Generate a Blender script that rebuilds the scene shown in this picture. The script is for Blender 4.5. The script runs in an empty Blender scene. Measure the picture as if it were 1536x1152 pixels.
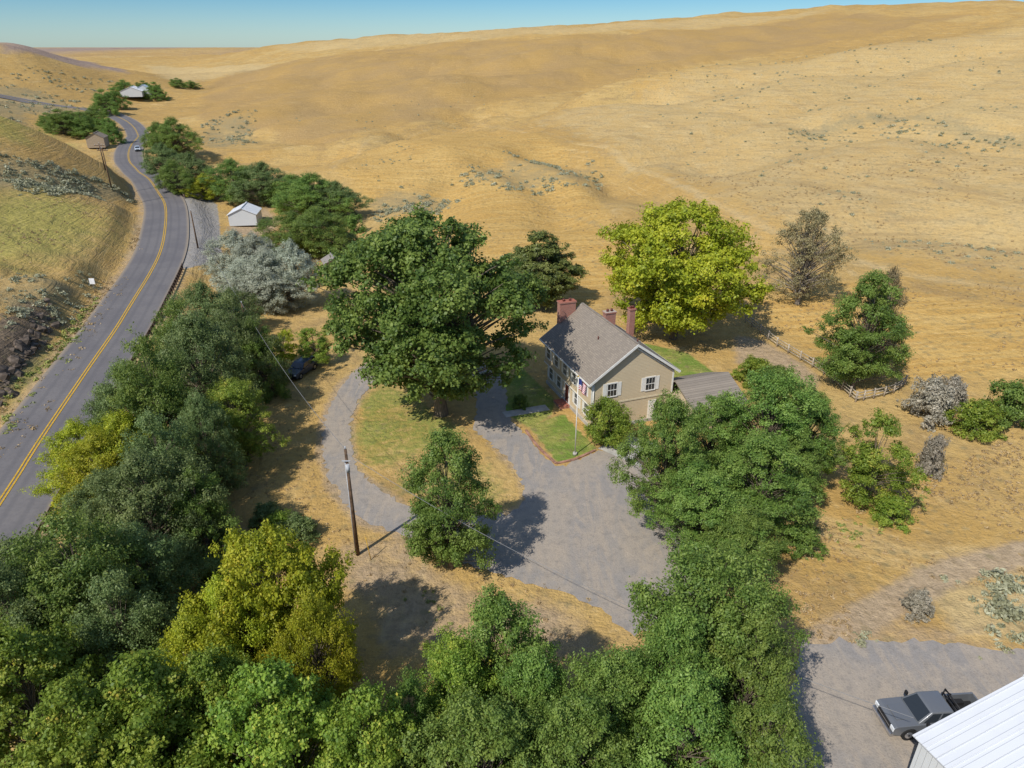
import bpy, bmesh, math, random
import numpy as np
from mathutils import Vector, Matrix
random.seed(3)
scene = bpy.context.scene
COL = scene.collection
# ------------------------------------------------------------------ survey camera
F = 1050.0; PITCH = math.radians(25.7); CH = 35.0
cp, sp = math.cos(PITCH), math.sin(PITCH)
def ray(u, v):
    a = (v-576)/F
    return np.array([(u-768)/F, cp-a*sp, -sp-a*cp])
# ------------------------------------------------------------------ terrain function
ctrl = []
for x in (-10, 15, 35):
    for y in (-10, 15, 35, 60, 85): ctrl.append((x, y, 0))
ctrl += [(35,100,1.5),(60,90,2.5),(90,80,4.5),(60,40,1.5),(90,40,5),(60,10,1),(10,110,1),(-15,120,1),
 (-44,49,0),(-51,76,.3),(-64,125,.5),(-84,172,1),(-108,215,1.5),(-135,258,2),(-183,362,3),(-36,25,0),(-30,0,0),
 (-31,60,-1),(-33,80,-1.2),(-42,110,-1.5),(-52,150,-1),
 (-61,72,3.2),(-68,88,6.0),(-77,100,8),(-116,170,20.7),(-121,190,16.6),(-122,205,12.0),(-131,228,4.5),(-98,140,12),
 (-160,240,8),(-220,350,9),(-185,300,4),(-120,110,19),(-90,60,12),(-80,20,9),
 (-200,150,32),(-250,200,32),(-300,350,28),(-400,300,38),(-450,500,46),(-500,700,42),
 (-329,500,37),(-341,560,33),(-338,620,20),(-275,450,13),(-235,400,5),(-360,720,5),(-290,400,14),
 (70,150,6),(100,200,12),(150,250,23),(180,320,34),(120,130,9),(200,150,22),(200,250,32),(300,300,46),
 (52,330,22),(103,360,29),(165,380,37),(259,400,49),(-9,260,9.9),(20,200,6.5),(0,160,3),(50,250,14),(20,300,16),
 (-35,230,9.4),(-57,215,5),(-2,240,10.7),(-15,190,5),
 (-60,300,4),(-30,300,5),(10,360,9),(60,400,14),(120,440,20),(180,470,27),(270,510,38),(350,520,46),
 (-100,380,8),(-50,450,20),(50,600,42),(130,800,60),(303,750,70),(450,700,72),(-315,1000,39),(-51,880,52),(-175,940,46),
 (-37,172,0),(-75,240,1),(-128,296,2.2),(-180,400,3.5),(-247,489,4.5),(-330,700,7),(-470,1000,10),(-161,500,12),(-160,620,23),(-286,760,15),
 (-215,560,9),(-240,640,17),(-225,590,7),(-110,420,12),(-95,460,12),
 (130,1050,60),(400,1000,73),(700,800,80),(-50,1300,48),(-315,1500,36),(600,400,60),(500,200,45),(300,100,25),
 (-1000,1500,24),(-1000,2200,28),(-2000,2500,30),(0,2800,42),(2000,2000,62),(0,8000,31),(-8000,8000,31),(8000,8000,40),(-8000,0,35),(8000,0,45),
 (0,-5000,20),(0,-100,0),(120,-50,6),(-120,-50,12),(0,-500,6),(14000,14000,32),(-14000,14000,31),(0,14000,31),(1500,500,70),(-1500,500,45)]
ctrl = np.array(ctrl, float)
C2 = 13.0**2
def phi(r2): return np.sqrt(r2+C2)
n = len(ctrl)
D = (ctrl[:,None,:2]-ctrl[None,:,:2]); A = np.zeros((n+1, n+1))
A[:n,:n] = phi((D**2).sum(-1)); A[:n,n] = 1; A[n,:n] = 1
W = np.linalg.solve(A, np.append(ctrl[:,2], 0))
def sstep(a, b, x):
    t = np.clip((x-a)/(b-a), 0, 1); return t*t*(3-2*t)
def vnoise(x, y, s=0):
    ix = np.floor(x); iy = np.floor(y); fx = x-ix; fy = y-iy
    fx = fx*fx*(3-2*fx); fy = fy*fy*(3-2*fy)
    def h(a, b):
        q = np.sin(a*127.1+b*311.7+s*74.7)*43758.5453
        return q-np.floor(q)
    return (h(ix,iy)*(1-fx)+h(ix+1,iy)*fx)*(1-fy)+(h(ix,iy+1)*(1-fx)+h(ix+1,iy+1)*fx)*fy
SW = []
def pdist(x, y, P):
    d = np.full(x.shape, 1e9)
    for i in range(len(P)-1):
        ax, ay = P[i]; dx, dy = P[i+1]-P[i]; L = dx*dx+dy*dy+1e-9
        t = np.clip(((x-ax)*dx+(y-ay)*dy)/L, 0, 1); d = np.minimum(d, np.hypot(x-ax-t*dx, y-ay-t*dy))
    return d
def H0(x, y):
    x = np.atleast_1d(np.asarray(x, float)); y = np.atleast_1d(np.asarray(y, float))
    out = np.full(x.shape, W[n])
    for i in range(n):
        out += W[i]*phi((x-ctrl[i,0])**2+(y-ctrl[i,1])**2)
    for P, dep, wd in SW:
        k = (x > P[:,0].min()-3*wd) & (x < P[:,0].max()+3*wd) & (y > P[:,1].min()-3*wd) & (y < P[:,1].max()+3*wd)
        if k.any(): out[k] -= dep*np.exp(-(pdist(x[k], y[k], P)/wd)**2)
    dx = np.maximum(np.maximum(-27-x, x-37), 0); dy = np.maximum(np.maximum(4-y, y-82), 0)
    m = sstep(0, 14, np.hypot(dx, dy))
    r = np.hypot(x, y)
    amp = sstep(90, 250, r)
    xr = x*.8+y*.6; yr = -x*.6+y*.8
    rid = 1-np.abs(2*vnoise(xr/60, yr/26, 5)-1)
    nz = (vnoise(x/38, y/38, 1)-.5)*3.2+(vnoise(xr/16, yr/16, 2)-.5)*1.8+(vnoise(x/6, y/6, 3)-.5)*.5+(vnoise(xr/2.3, yr/2.3, 4)-.5)*.18-rid*rid*3.0*amp
    lb = sstep(-52, -60, x)*sstep(150, 90, y)
    nz = nz+lb*((vnoise(x/5, y/5, 6)-.5)*2.6+(vnoise(x/1.7, y/1.7, 7)-.5)*1.1)
    return out*m+nz*m*(.3+.7*amp)
def hit(u, v, Hf=H0):
    d = ray(u, v)
    t = np.concatenate([np.linspace(15, 150, 200), np.geomspace(151, 6000, 420)])
    p = d[None,:]*t[:,None]; p[:,2] += CH
    g = p[:,2]-Hf(p[:,0], p[:,1])
    k = np.where(g < 0)[0]
    if len(k) == 0: i = len(t)-1; return p[i,0], p[i,1], float(Hf(p[i,0], p[i,1])[0])
    i = k[0]
    if i == 0: q = p[0]
    else:
        w = g[i-1]/(g[i-1]-g[i]); q = p[i-1]*(1-w)+p[i]*w
    return q[0], q[1], float(Hf(q[0], q[1])[0])
def crom(P, step=2.0, closed=False):
    P = [np.array(p, float) for p in P]; out = []
    N = len(P)
    for i in range(N if closed else N-1):
        if closed: a, b, c, d = P[i-1], P[i], P[(i+1)%N], P[(i+2)%N]
        else: a, b, c, d = P[max(i-1,0)], P[i], P[i+1], P[min(i+2,N-1)]
        k = max(2, int(np.linalg.norm(c-b)/step))
        for j in range(k):
            t = j/k
            out.append(.5*((2*b)+(-a+c)*t+(2*a-5*b+4*c-d)*t*t+(-a+3*b-3*c+d)*t**3))
    if not closed: out.append(P[-1])
    return np.array(out)
_sw = []
for px, dep, wd in [
  ([(960,128),(850,150),(720,172),(610,200),(540,222),(500,232)], 6., 13.),
  ([(1500,70),(1300,92),(1120,112),(960,135)], 6., 16.),
  ([(1120,352),(1030,312),(950,275),(880,243),(800,225)], 3.0, 8.),
  ([(1536,345),(1400,330),(1280,330),(1190,345)], 3.5, 11.),
  ([(1536,210),(1420,190),(1330,185),(1200,200),(1080,235)], 5., 13.),
  ([(840,330),(830,290),(780,255),(740,240)], 2.2, 6.),
  ([(640,345),(660,300),(680,270)], 2.2, 6.),
  ([(900,300),(920,270),(930,240)], 1.6, 5.),
  ([(560,150),(480,160),(400,175),(340,190)], 3.5, 12.),
  ([(700,95),(560,110),(440,128),(340,150)], 5., 22.),
  ([(1000,70),(860,85),(740,100)], 5., 22.),
  ([(480,210),(420,205),(380,195),(330,200)], 3., 9.),
  ([(0,250),(80,265),(150,285),(195,300)], 2., 5.),
 ]:
    _sw.append((crom([hit(u, v)[:2] for u, v in px], 15.), dep, wd))
SW += _sw
# road centre line
rp = [(-33,4),(-38,26)]
for u, v in [(0,755),(60,660),(125,567),(180,480),(225,415),(245,360),(249,315),(235,285),(206,258),(193,238),(197,216),(206,203),(200,190)]:
    x, y, z = hit(u, v); rp.append((x, y))
rp += [(-206,384),(-232,402),(-265,412),(-310,415)]
RC = crom(rp, 3.0)
RZ = H0(RC[:,0], RC[:,1])
for _ in range(30): RZ[1:-1] = (RZ[:-2]+RZ[1:-1]*2+RZ[2:])/4
def road_near(x, y):
    best = np.full(x.shape, 1e9); bz = np.zeros(x.shape)
    for i in range(len(RC)-1):
        ax, ay = RC[i]; bx, by = RC[i+1]; dx, dy = bx-ax, by-ay; L = dx*dx+dy*dy
        t = np.clip(((x-ax)*dx+(y-ay)*dy)/L, 0, 1)
        d = np.hypot(x-ax-t*dx, y-ay-t*dy); k = d < best
        best[k] = d[k]; bz[k] = (RZ[i]*(1-t)+RZ[i+1]*t)[k]
    return best, bz
def H(x, y):
    x = np.atleast_1d(np.asarray(x, float)).astype(float); y = np.atleast_1d(np.asarray(y, float)).astype(float)
    z = H0(x, y)
    k = np.where((x < -15) & (x > -450) & (y < 850) & (y > -10))[0] if x.ndim == 1 else None
    if k is not None and len(k):
        d, bz = road_near(x[k], y[k])
        w = 1-sstep(5.4, 10, d)
        z[k] = z[k]*(1-w)+(bz-.12)*w
    return z
def G(u, v): return hit(u, v, H)
# ------------------------------------------------------------------ node helpers
def newmat(name):
    m = bpy.data.materials.new(name); m.use_nodes = True
    nt = m.node_tree; nt.nodes.clear(); return m, nt
def nd(nt, typ, ins=None, **props):
    x = nt.nodes.new(typ)
    for k, v in props.items(): setattr(x, k, v)
    if ins:
        for k, v in ins.items():
            s = x.inputs[k]
            if isinstance(v, bpy.types.NodeSocket): nt.links.new(v, s)
            else: s.default_value = v
    return x
def mixc(nt, f, a, b, blend='MIX'):
    x = nt.nodes.new('ShaderNodeMix'); x.data_type = 'RGBA'; x.blend_type = blend
    for i, v in ((0, f), (6, a), (7, b)):
        if isinstance(v, bpy.types.NodeSocket): nt.links.new(v, x.inputs[i])
        else: x.inputs[i].default_value = v if i == 0 else (*v, 1)
    return x.outputs[2]
def mth(nt, op, a, b=0.0, c=None):
    x = nt.nodes.new('ShaderNodeMath'); x.operation = op
    for i, v in enumerate((a, b) if c is None else (a, b, c)):
        if isinstance(v, bpy.types.NodeSocket): nt.links.new(v, x.inputs[i])
        else: x.inputs[i].default_value = v
    return x.outputs[0]
def sm(nt, v, a, b, o0=0., o1=1.):
    x = nd(nt, 'ShaderNodeMapRange', {'Value': v, 'From Min': a, 'From Max': b, 'To Min': o0, 'To Max': o1}, interpolation_type='SMOOTHSTEP')
    return x.outputs[0]
def noise(nt, vec, scale, detail=3., rough=.55, dist=0.):
    x = nd(nt, 'ShaderNodeTexNoise', {'Vector': vec, 'Scale': scale, 'Detail': detail, 'Roughness': rough, 'Distortion': dist})
    return x.outputs[0]
def out(nt, sh): nd(nt, 'ShaderNodeOutputMaterial', {'Surface': sh})
def pbsdf(nt, col, rough=.8, spec=.2, metal=0., bump=None, bs=.3, bd=.05):
    ins = {'Roughness': rough, 'Specular IOR Level': spec, 'Metallic': metal}
    p = nd(nt, 'ShaderNodeBsdfPrincipled', ins)
    if isinstance(col, bpy.types.NodeSocket): nt.links.new(col, p.inputs['Base Color'])
    else: p.inputs['Base Color'].default_value = (*col, 1)
    if bump is not None:
        b = nd(nt, 'ShaderNodeBump', {'Height': bump, 'Strength': bs, 'Distance': bd}); nt.links.new(b.outputs[0], p.inputs['Normal'])
    return p.outputs[0]
def simple(name, col, rough=.6, spec=.3, metal=0., var=.15, scale=3.):
    m, nt = newmat(name)
    pos = nd(nt, 'ShaderNodeTexCoord').outputs['Object']
    nz = noise(nt, pos, scale, 4.)
    c2 = tuple(c*(1-var) for c in col); c1 = tuple(min(1, c*(1+var*.6)) for c in col)
    c = mixc(nt, sm(nt, nz, .3, .7), c1, c2)
    out(nt, pbsdf(nt, c, rough, spec, metal)); return m
# ------------------------------------------------------------------ ground material
def ground_mat():
    m, nt = newmat('dry_grass_ground')
    P = nd(nt, 'ShaderNodeNewGeometry').outputs['Position']
    n0 = noise(nt, P, .006, 3.); n1 = noise(nt, P, .035, 5., .6); n2 = noise(nt, P, .22, 5., .65); n3 = noise(nt, P, 1.3, 5., .7); n4 = noise(nt, P, 6., 3., .7)
    c = mixc(nt, sm(nt, n1, .35, .65), (.49,.305,.096), (.53,.365,.14))
    c = mixc(nt, sm(nt, n0, .4, .65), c, (.45,.28,.09))
    c = mixc(nt, sm(nt, n2, .48, .7, 0, .6), c, (.34,.235,.105))
    c = mixc(nt, sm(nt, n2, .45, .25, 0, .5), c, (.60,.425,.18))
    mp = nd(nt, 'ShaderNodeMapping', {'Vector': P, 'Scale': (.08,.08,2.0)})
    st = noise(nt, mp.outputs[0], 1.0, 5., .65, .8)
    c = mixc(nt, sm(nt, st, .52, .66, 0, .55), c, (.32,.215,.10))
    c = mixc(nt, sm(nt, st, .44, .3, 0, .45), c, (.63,.47,.23))
    def msk(name, soft=.12, amp=.55, mx=1., nn=n2):
        a = nd(nt, 'ShaderNodeAttribute', attribute_name=name).outputs['Fac']
        q = mth(nt, 'ADD', mth(nt, 'ADD', a, mth(nt, 'MULTIPLY', mth(nt, 'SUBTRACT', nn, .5), amp)), mth(nt, 'MULTIPLY', mth(nt, 'SUBTRACT', n3, .5), amp*.8))
        return mth(nt, 'MULTIPLY', sm(nt, q, .5-soft, .5+soft, 0, mx), sm(nt, a, .01, .1))
    mpo = nd(nt, 'ShaderNodeMapping', {'Vector': P, 'Rotation': (0,0,.55), 'Scale': (.10,1.2,.2)}); fo = noise(nt, mpo.outputs[0], 1., 2., .5)
    or_ = mixc(nt, sm(nt, n3, .35, .65), (.56,.33,.085), (.46,.275,.08)); or_ = mixc(nt, sm(nt, fo, .42, .6, 0, .7), or_, (.62,.415,.14))
    c = mixc(nt, msk('orange', .3, .3, .75), c, or_)
    dk = mixc(nt, sm(nt, n1, .35, .65), (.42,.265,.09), (.36,.235,.10))
    dk = mixc(nt, sm(nt, st, .44, .3, 0, .4), dk, (.50,.34,.14))
    c = mixc(nt, msk('dark', .2, .25, .85), c, dk)
    pale = mixc(nt, sm(nt, n3, .3, .7), (.60,.455,.225), (.50,.375,.185)); pale = mixc(nt, sm(nt, st, .5, .62, 0, .55), pale, (.40,.29,.145))
    c = mixc(nt, msk('pale', .3, .9, .72), c, pale)
    sage = mixc(nt, sm(nt, n3, .35, .65), (.21,.19,.115), (.36,.29,.155))
    c = mixc(nt, msk('sage', .3, .9, .75), c, sage)
    trk = mixc(nt, sm(nt, n3, .3, .7), (.60,.46,.24), (.50,.38,.20))
    c = mixc(nt, msk('track', .3, .7, .6), c, trk)
    hazy_brown = mixc(nt, sm(nt, n1, .3, .7), (.25,.19,.18), (.33,.25,.21))  # far-hill brown with the lilac of distance haze painted into it
    c = mixc(nt, msk('hazy_brown', .25, .3, .9), c, hazy_brown)
    dirt = mixc(nt, sm(nt, n3, .35, .65), (.46,.345,.23), (.36,.27,.18))
    c = mixc(nt, msk('dirt', .25, .8, .85), c, dirt)
    rock = mixc(nt, sm(nt, n3, .4, .6), (.07,.058,.05), (.21,.16,.115))
    c = mixc(nt, msk('rock', .2, 1., .95), c, rock)
    lime = mixc(nt, sm(nt, n3, .4, .7), (.41,.37,.09), (.30,.285,.07))
    c = mixc(nt, msk('lime', .35, .8, .8), c, lime)
    gr = mixc(nt, sm(nt, n2, .4, .65), (.15,.245,.04), (.31,.31,.08))
    gr = mixc(nt, sm(nt, n3, .45, .7, 0, .6), gr, (.11,.18,.035))
    c = mixc(nt, msk('green', .25, 1.0, .95), c, gr)
    gv = mixc(nt, sm(nt, n3, .3, .7), (.26,.245,.23), (.35,.33,.30))
    c = mixc(nt, msk('gravel', .15, .5, 1.), c, gv)
    ng = mth(nt, 'SUBTRACT', 1., mth(nt, 'MULTIPLY', .7, nd(nt, 'ShaderNodeAttribute', attribute_name='dark').outputs['Fac']))
    vo = nd(nt, 'ShaderNodeTexVoronoi', {'Vector': P, 'Scale': .75, 'Randomness': 1.})
    tuft = mth(nt, 'MULTIPLY', mth(nt, 'MULTIPLY', sm(nt, vo.outputs['Distance'], .34, .12), sm(nt, n2, .40, .58)), ng)
    c = mixc(nt, mth(nt, 'MULTIPLY', tuft, .55), c, (.23,.195,.10))
    vo2 = nd(nt, 'ShaderNodeTexVoronoi', {'Vector': P, 'Scale': 2.4, 'Randomness': 1.})
    c = mixc(nt, mth(nt, 'MULTIPLY', sm(nt, vo2.outputs['Distance'], .36, .1), sm(nt, n3, .42, .62, 0, .45)), c, (.20,.155,.08))
    c = mixc(nt, sm(nt, n3, .5, .7, 0, .42), c, (.27,.195,.10))
    c = mixc(nt, sm(nt, n3, .46, .3, 0, .3), c, (.70,.53,.28))
    c = mixc(nt, sm(nt, n4, .45, .7, 0, .28), c, (.23,.165,.08))
    hgt = mth(nt, 'ADD', mth(nt, 'MULTIPLY', n3, .9), mth(nt, 'ADD', mth(nt, 'MULTIPLY', n4, .3), mth(nt, 'ADD', mth(nt, 'MULTIPLY', st, 1.8), mth(nt, 'MULTIPLY', n2, 1.8))))
    out(nt, pbsdf(nt, c, .95, .05, bump=hgt, bs=.65, bd=.5)); return m
# ------------------------------------------------------------------ mesh helpers
def link(o, parent=None):
    COL.objects.link(o)
    if parent: o.parent = parent
    return o
def np_mesh(name, V, Fq, mats, midx=None, smooth=False, attrs=None):
    me = bpy.data.meshes.new(name)
    V = np.asarray(V, np.float32); Fq = np.asarray(Fq, np.int32)
    me.vertices.add(len(V)); me.vertices.foreach_set('co', V.ravel())
    k = Fq.shape[1]
    me.loops.add(Fq.size); me.loops.foreach_set('vertex_index', Fq.ravel())
    me.polygons.add(len(Fq)); me.polygons.foreach_set('loop_start', np.arange(0, Fq.size, k, dtype=np.int32))
    me.polygons.foreach_set('loop_total', np.full(len(Fq), k, np.int32))
    for m in mats: me.materials.append(m)
    if midx is not None: me.polygons.foreach_set('material_index', np.asarray(midx, np.int32))
    if smooth is not False:
        me.polygons.foreach_set('use_smooth', np.ones(len(Fq), bool) if smooth is True else np.asarray(smooth, bool))
    if attrs:
        for an, av in attrs.items():
            a = me.attributes.new(an, 'FLOAT', 'POINT'); a.data.foreach_set('value', np.asarray(av, np.float32))
    me.update(calc_edges=True); me.validate()
    return me
# ------------------------------------------------------------------ terrain grid
def axis(lo, hi, fine, gmin, gmax, g):
    c = list(np.arange(lo, hi+1e-6, fine))
    s = fine; x = c[-1]; up = []
    while x < gmax: s *= g; x += s; up.append(x)
    s = fine; x = c[0]; dn = []
    while x > gmin: s *= g; x -= s; dn.append(x)
    return np.array(dn[::-1]+c+up)
xs = axis(-75, 55, .6, -14000, 14000, 1.022); ys = axis(18, 115, .6, -3000, 14000, 1.016)
XX, YY = np.meshgrid(xs, ys); X = XX.ravel(); Y = YY.ravel()
Z = H(X, Y)
nx, ny = len(xs), len(ys)
def sdf(poly):
    poly = np.array(poly)[:, :2]; mn = poly.min(0)-6-.1*np.ptp(poly, 0); mx = poly.max(0)+6+.1*np.ptp(poly, 0)
    k = np.where((X > mn[0]) & (X < mx[0]) & (Y > mn[1]) & (Y < mx[1]))[0]
    x, y = X[k], Y[k]; d = np.full(x.shape, 1e9); ins = np.zeros(x.shape, bool)
    N = len(poly)
    for i in range(N):
        ax, ay = poly[i]; bx, by = poly[(i+1)%N]; dx, dy = bx-ax, by-ay; L = dx*dx+dy*dy+1e-9
        t = np.clip(((x-ax)*dx+(y-ay)*dy)/L, 0, 1); d = np.minimum(d, np.hypot(x-ax-t*dx, y-ay-t*dy))
        c = ((ay > y) != (by > y)) & (x < (bx-ax)*(y-ay)/((by-ay) if by != ay else 1e-9)+ax)
        ins ^= c
    return k, np.where(ins, -d, d)
ATT = {a: np.zeros(len(X), np.float32) for a in ('green','gravel','dirt','pale','sage','rock','hazy_brown','orange','dark','lime','track')}
def region(att, px, strength=1., soft=1., world=False):
    poly = px if world else [G(u, v)[:2] for u, v in px]
    k, s = sdf(poly); m = np.clip(.5-s/(2*soft), 0, 1)*strength
    ATT[att][k] = np.maximum(ATT[att][k], m)
def trail(att, px, w, strength=1., soft=.5):
    P = crom([G(u, v)[:2] for u, v in px], 4.)
    mn = P.min(0)-w-6; mx = P.max(0)+w+6
    k = np.where((X > mn[0]) & (X < mx[0]) & (Y > mn[1]) & (Y < mx[1]))[0]
    d = pdist(X[k], Y[k], P)
    ATT[att][k] = np.maximum(ATT[att][k], np.clip(.5-(d-w)/(2*soft), 0, 1)*strength)
region('green', [(572,566),(535,600),(525,655),(540,705),(590,705),(640,680),(700,665),(690,632),(610,580)], .58, 1.4)
region('green', [(690,690),(740,690),(782,740),(750,765),(680,760),(600,745),(560,715)], .46, 1.4)
region('green', [(797,640),(845,622),(893,674),(838,694)], 1.4, .3)
region('green', [(740,610),(780,550),(832,600),(826,622),(795,640)], 1.2, .5)
region('green', [(965,515),(1030,530),(1074,562),(1050,600),(1010,590)], 1.4, .6)
region('green', [(1100,560),(1150,540),(1250,600),(1240,640),(1150,640)], .65, 1.)
region('green', [(1290,770),(1380,740),(1400,760),(1300,800)], .62, 1.)
region('lime', [(-60,290),(60,285),(150,312),(165,350),(120,372),(60,400),(-60,415)], .95, 8.)
region('lime', [(-60,175),(60,190),(120,215),(60,225),(-60,210)], .65, 4.)
region('lime', [(0,590),(60,520),(90,520),(30,600),(0,640)], .6, 1.)
region('dirt', [(480,815),(600,800),(700,870),(860,905),(940,965),(900,1000),(640,1000),(520,900)], .62, 1.5)
region('dirt', [(1100,500),(1150,510),(1235,565),(1225,590),(1160,560),(1100,545)], .75, 1.)
region('dirt', [(1230,940),(1320,900),(1420,930),(1600,980),(1600,1010),(1300,985)], .55, 2.)
region('dirt', [(345,325),(400,312),(425,330),(400,355),(345,350)], .9, 2.)
region('dirt', [(380,860),(480,800),(560,840),(470,870)], .4, 2.)
region('dirt', [(560,845),(640,840),(660,1000),(560,1000)], .6, 1.)
trail('dirt', [(556,543),(520,570),(495,610),(484,650),(488,695),(508,742),(545,780),(600,800)], .8, .8, .8)
trail('dirt', [(575,562),(540,598),(527,640),(530,685),(548,715),(590,748),(640,770),(710,775),(770,768),(788,745),(770,700),(735,665)], .5, .75, .6)
trail('track', [(640,835),(628,880),(605,960)], .3, 1., .3); trail('track', [(612,835),(600,880),(575,960)], .3, 1., .3)
trail('dirt', [(1600,815),(1440,855),(1370,885),(1300,925),(1230,965)], 1.2, 1.1, 1.)
trail('track', [(1600,815),(1440,855),(1370,885),(1300,925)], 1.0, 1.1, .9)
region('pale', [(1400,880),(1600,850),(1600,965),(1440,950)], 1.2, 2.)
region('track', [(1400,880),(1600,850),(1600,965),(1440,950)], .6, 2.)
trail('track', [(870,215),(930,235),(1000,268),(1060,300),(1130,335),(1200,362),(1300,395),(1420,420),(1600,445)], 1.2, .8, 2.)
trail('track', [(500,255),(540,225),(600,207),(680,196),(760,193),(870,215)], 1.0, .62, 2.)
trail('dark', [(600,188),(700,163),(850,135),(940,120)], 3.0, .8, 4.)
trail('sage', [(1250,440),(1350,470),(1450,490),(1536,515)], 1.2, .5, 2.)
trail('sage', [(1200,200),(1340,180),(1420,190),(1600,220)], 4, .62, 4.)
trail('sage', [(780,290),(840,320),(920,350),(960,380)], .8, .6, 1.)
trail('sage', [(600,340),(700,345),(780,355)], .6, .5, 1.)
trail('sage', [(1000,305),(1100,345),(1180,380),(1250,410)], 1., .5, 2.)
for q in (0, 24, 52, 84): trail('sage', [(1150,300+q*.5),(1280,315+q*.8),(1400,330+q),(1600,340+q*1.1)], .6, .58, 1.2)
region('orange', [(560,345),(640,285),(830,260),(900,300),(960,400),(880,470),(700,430)], .8, 2.)
region('orange', [(1100,440),(1300,420),(1600,475),(1600,570),(1370,570),(1290,590),(1160,490)], .85, 2.)
region('orange', [(200,330),(215,420),(120,520),(90,470),(150,400),(190,330)], .5, 3.)
region('orange', [(500,255),(600,210),(760,197),(860,218),(860,290),(640,290),(540,310)], .6, 3.)
region('dark', [(300,130),(420,95),(620,70),(900,50),(1240,20),(1480,20),(1100,92),(940,119),(720,159),(560,195),(480,240),(400,200),(290,180)], .75, 7.)
region('pale', [(960,32),(1250,12),(1250,18),(960,46),(700,62),(560,72),(440,80),(400,72),(600,52)], .62, 16.)
region('pale', [(215,97),(300,99),(420,92),(380,108),(300,122),(240,118)], .75, 8.)
region('pale', [(960,125),(1120,97),(1536,38),(1760,10),(1760,460),(1536,425),(1250,380),(1100,320),(1000,270),(900,230),(870,212),(790,185)], .60, 10.)
region('hazy_brown', [(-60,55),(60,72),(200,112),(150,104),(0,80)], .8, 8.)
region('sage', [(-60,225),(60,240),(150,270),(205,300),(190,305),(80,290),(-60,280)], .75, 3.)
region('sage', [(-60,125),(60,130),(140,165),(130,180),(50,172),(-60,165)], .7, 6.)
region('sage', [(300,180),(380,170),(385,215),(295,222)], .6, 5.)
region('sage', [(550,300),(600,280),(700,295),(640,320),(560,330)], .6, 3.)
region('sage', [(690,270),(760,235),(900,245),(880,275),(760,280)], .55, 3.)
region('sage', [(-60,410),(90,420),(170,400),(100,480),(-60,490)], .55, 2.)
region('rock', [(-30,480),(60,450),(100,470),(75,545),(20,605),(-30,640)], .72, 2.)
region('gravel', [(262,288),(300,292),(325,308),(332,385),(318,396),(280,403),(250,400),(270,340)], 1.2, 1.)
region('dirt', [(285,300),(312,310),(315,370),(290,372)], .8, .8)
far = (Y > 1250) & (X < 200)
ATT['hazy_brown'][far] = .60+.25*np.sin(X[far]/170+Y[far]/600.)
kd = np.where((X < -15) & (X > -450) & (Y < 850) & (Y > -20))[0]
rd, _ = road_near(X[kd], Y[kd])
ATT['dirt'][kd] = np.maximum(ATT['dirt'][kd], (1-sstep(4.6, 8.0, rd))*.62)
V = np.stack([X, Y, Z], 1)
ii = np.arange(nx-1)[None,:]+np.arange(ny-1)[:,None]*nx; ii = ii.ravel()
Fq = np.stack([ii, ii+1, ii+nx+1, ii+nx], 1)
link(bpy.data.objects.new('ground', np_mesh('ground', V, Fq, [ground_mat()], smooth=True, attrs=ATT)))
# ------------------------------------------------------------------ asphalt / gravel materials
def asphalt_mat():
    m, nt = newmat('asphalt')
    P = nd(nt, 'ShaderNodeNewGeometry').outputs['Position']
    a = noise(nt, P, .15, 4., .6); b = noise(nt, P, 3., 4., .7)
    lat = nd(nt, 'ShaderNodeAttribute', attribute_name='lat').outputs['Fac']
    c = mixc(nt, sm(nt, a, .35, .65), (.14,.13,.13), (.17,.157,.152))
    c = mixc(nt, sm(nt, b, .4, .7, 0, .4), c, (.11,.103,.105))
    wt = mth(nt, 'ABSOLUTE', mth(nt, 'SUBTRACT', mth(nt, 'ABSOLUTE', lat), 1.85)); wt = mth(nt, 'ABSOLUTE', mth(nt, 'SUBTRACT', wt, .8))
    c = mixc(nt, sm(nt, wt, .4, .05, 0, .4), c, (.105,.10,.103))
    c = mixc(nt, sm(nt, mth(nt, 'ADD', mth(nt, 'ABSOLUTE', lat), mth(nt, 'MULTIPLY', b, .8)), 4.3, 5.0, 0, .85), c, (.30,.24,.17))
    out(nt, pbsdf(nt, c, .85, .25, bump=b, bs=.3, bd=.02)); return m
def gravel_mat(name, c1, c2, c3):
    m, nt = newmat(name)
    P = nd(nt, 'ShaderNodeNewGeometry').outputs['Position']
    a = noise(nt, P, .10, 4., .6, .8); b = noise(nt, P, 1.4, 5., .7); d = noise(nt, P, 9., 3., .7)
    mp = nd(nt, 'ShaderNodeMapping', {'Vector': P, 'Scale': (.6,.14,1.), 'Rotation': (0,0,.5)})
    tr = noise(nt, mp.outputs[0], 1., 4., .6, 2.0)
    c = mixc(nt, sm(nt, a, .4, .6), c1, c2)
    c = mixc(nt, sm(nt, tr, .42, .62, 0, .7), c, c3)
    c = mixc(nt, sm(nt, b, .48, .7, 0, .5), c, tuple(q*.7 for q in c1))
    c = mixc(nt, sm(nt, b, .45, .3, 0, .4), c, tuple(q*1.2 for q in c3))
    c = mixc(nt, sm(nt, d, .48, .7, 0, .4), c, tuple(q*.55 for q in c1))
    out(nt, pbsdf(nt, c, .95, .1, bump=d, bs=.6, bd=.06)); return m
M_asph = asphalt_mat()
M_grav = gravel_mat('gravel', (.285,.262,.24), (.35,.30,.245), (.39,.325,.255))
M_conc = simple('concrete', (.42,.40,.36), .9, .2, var=.2, scale=1.2)
M_yel = simple('yellow_paint', (.55,.33,.03), .7, var=.3, scale=6)
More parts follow.
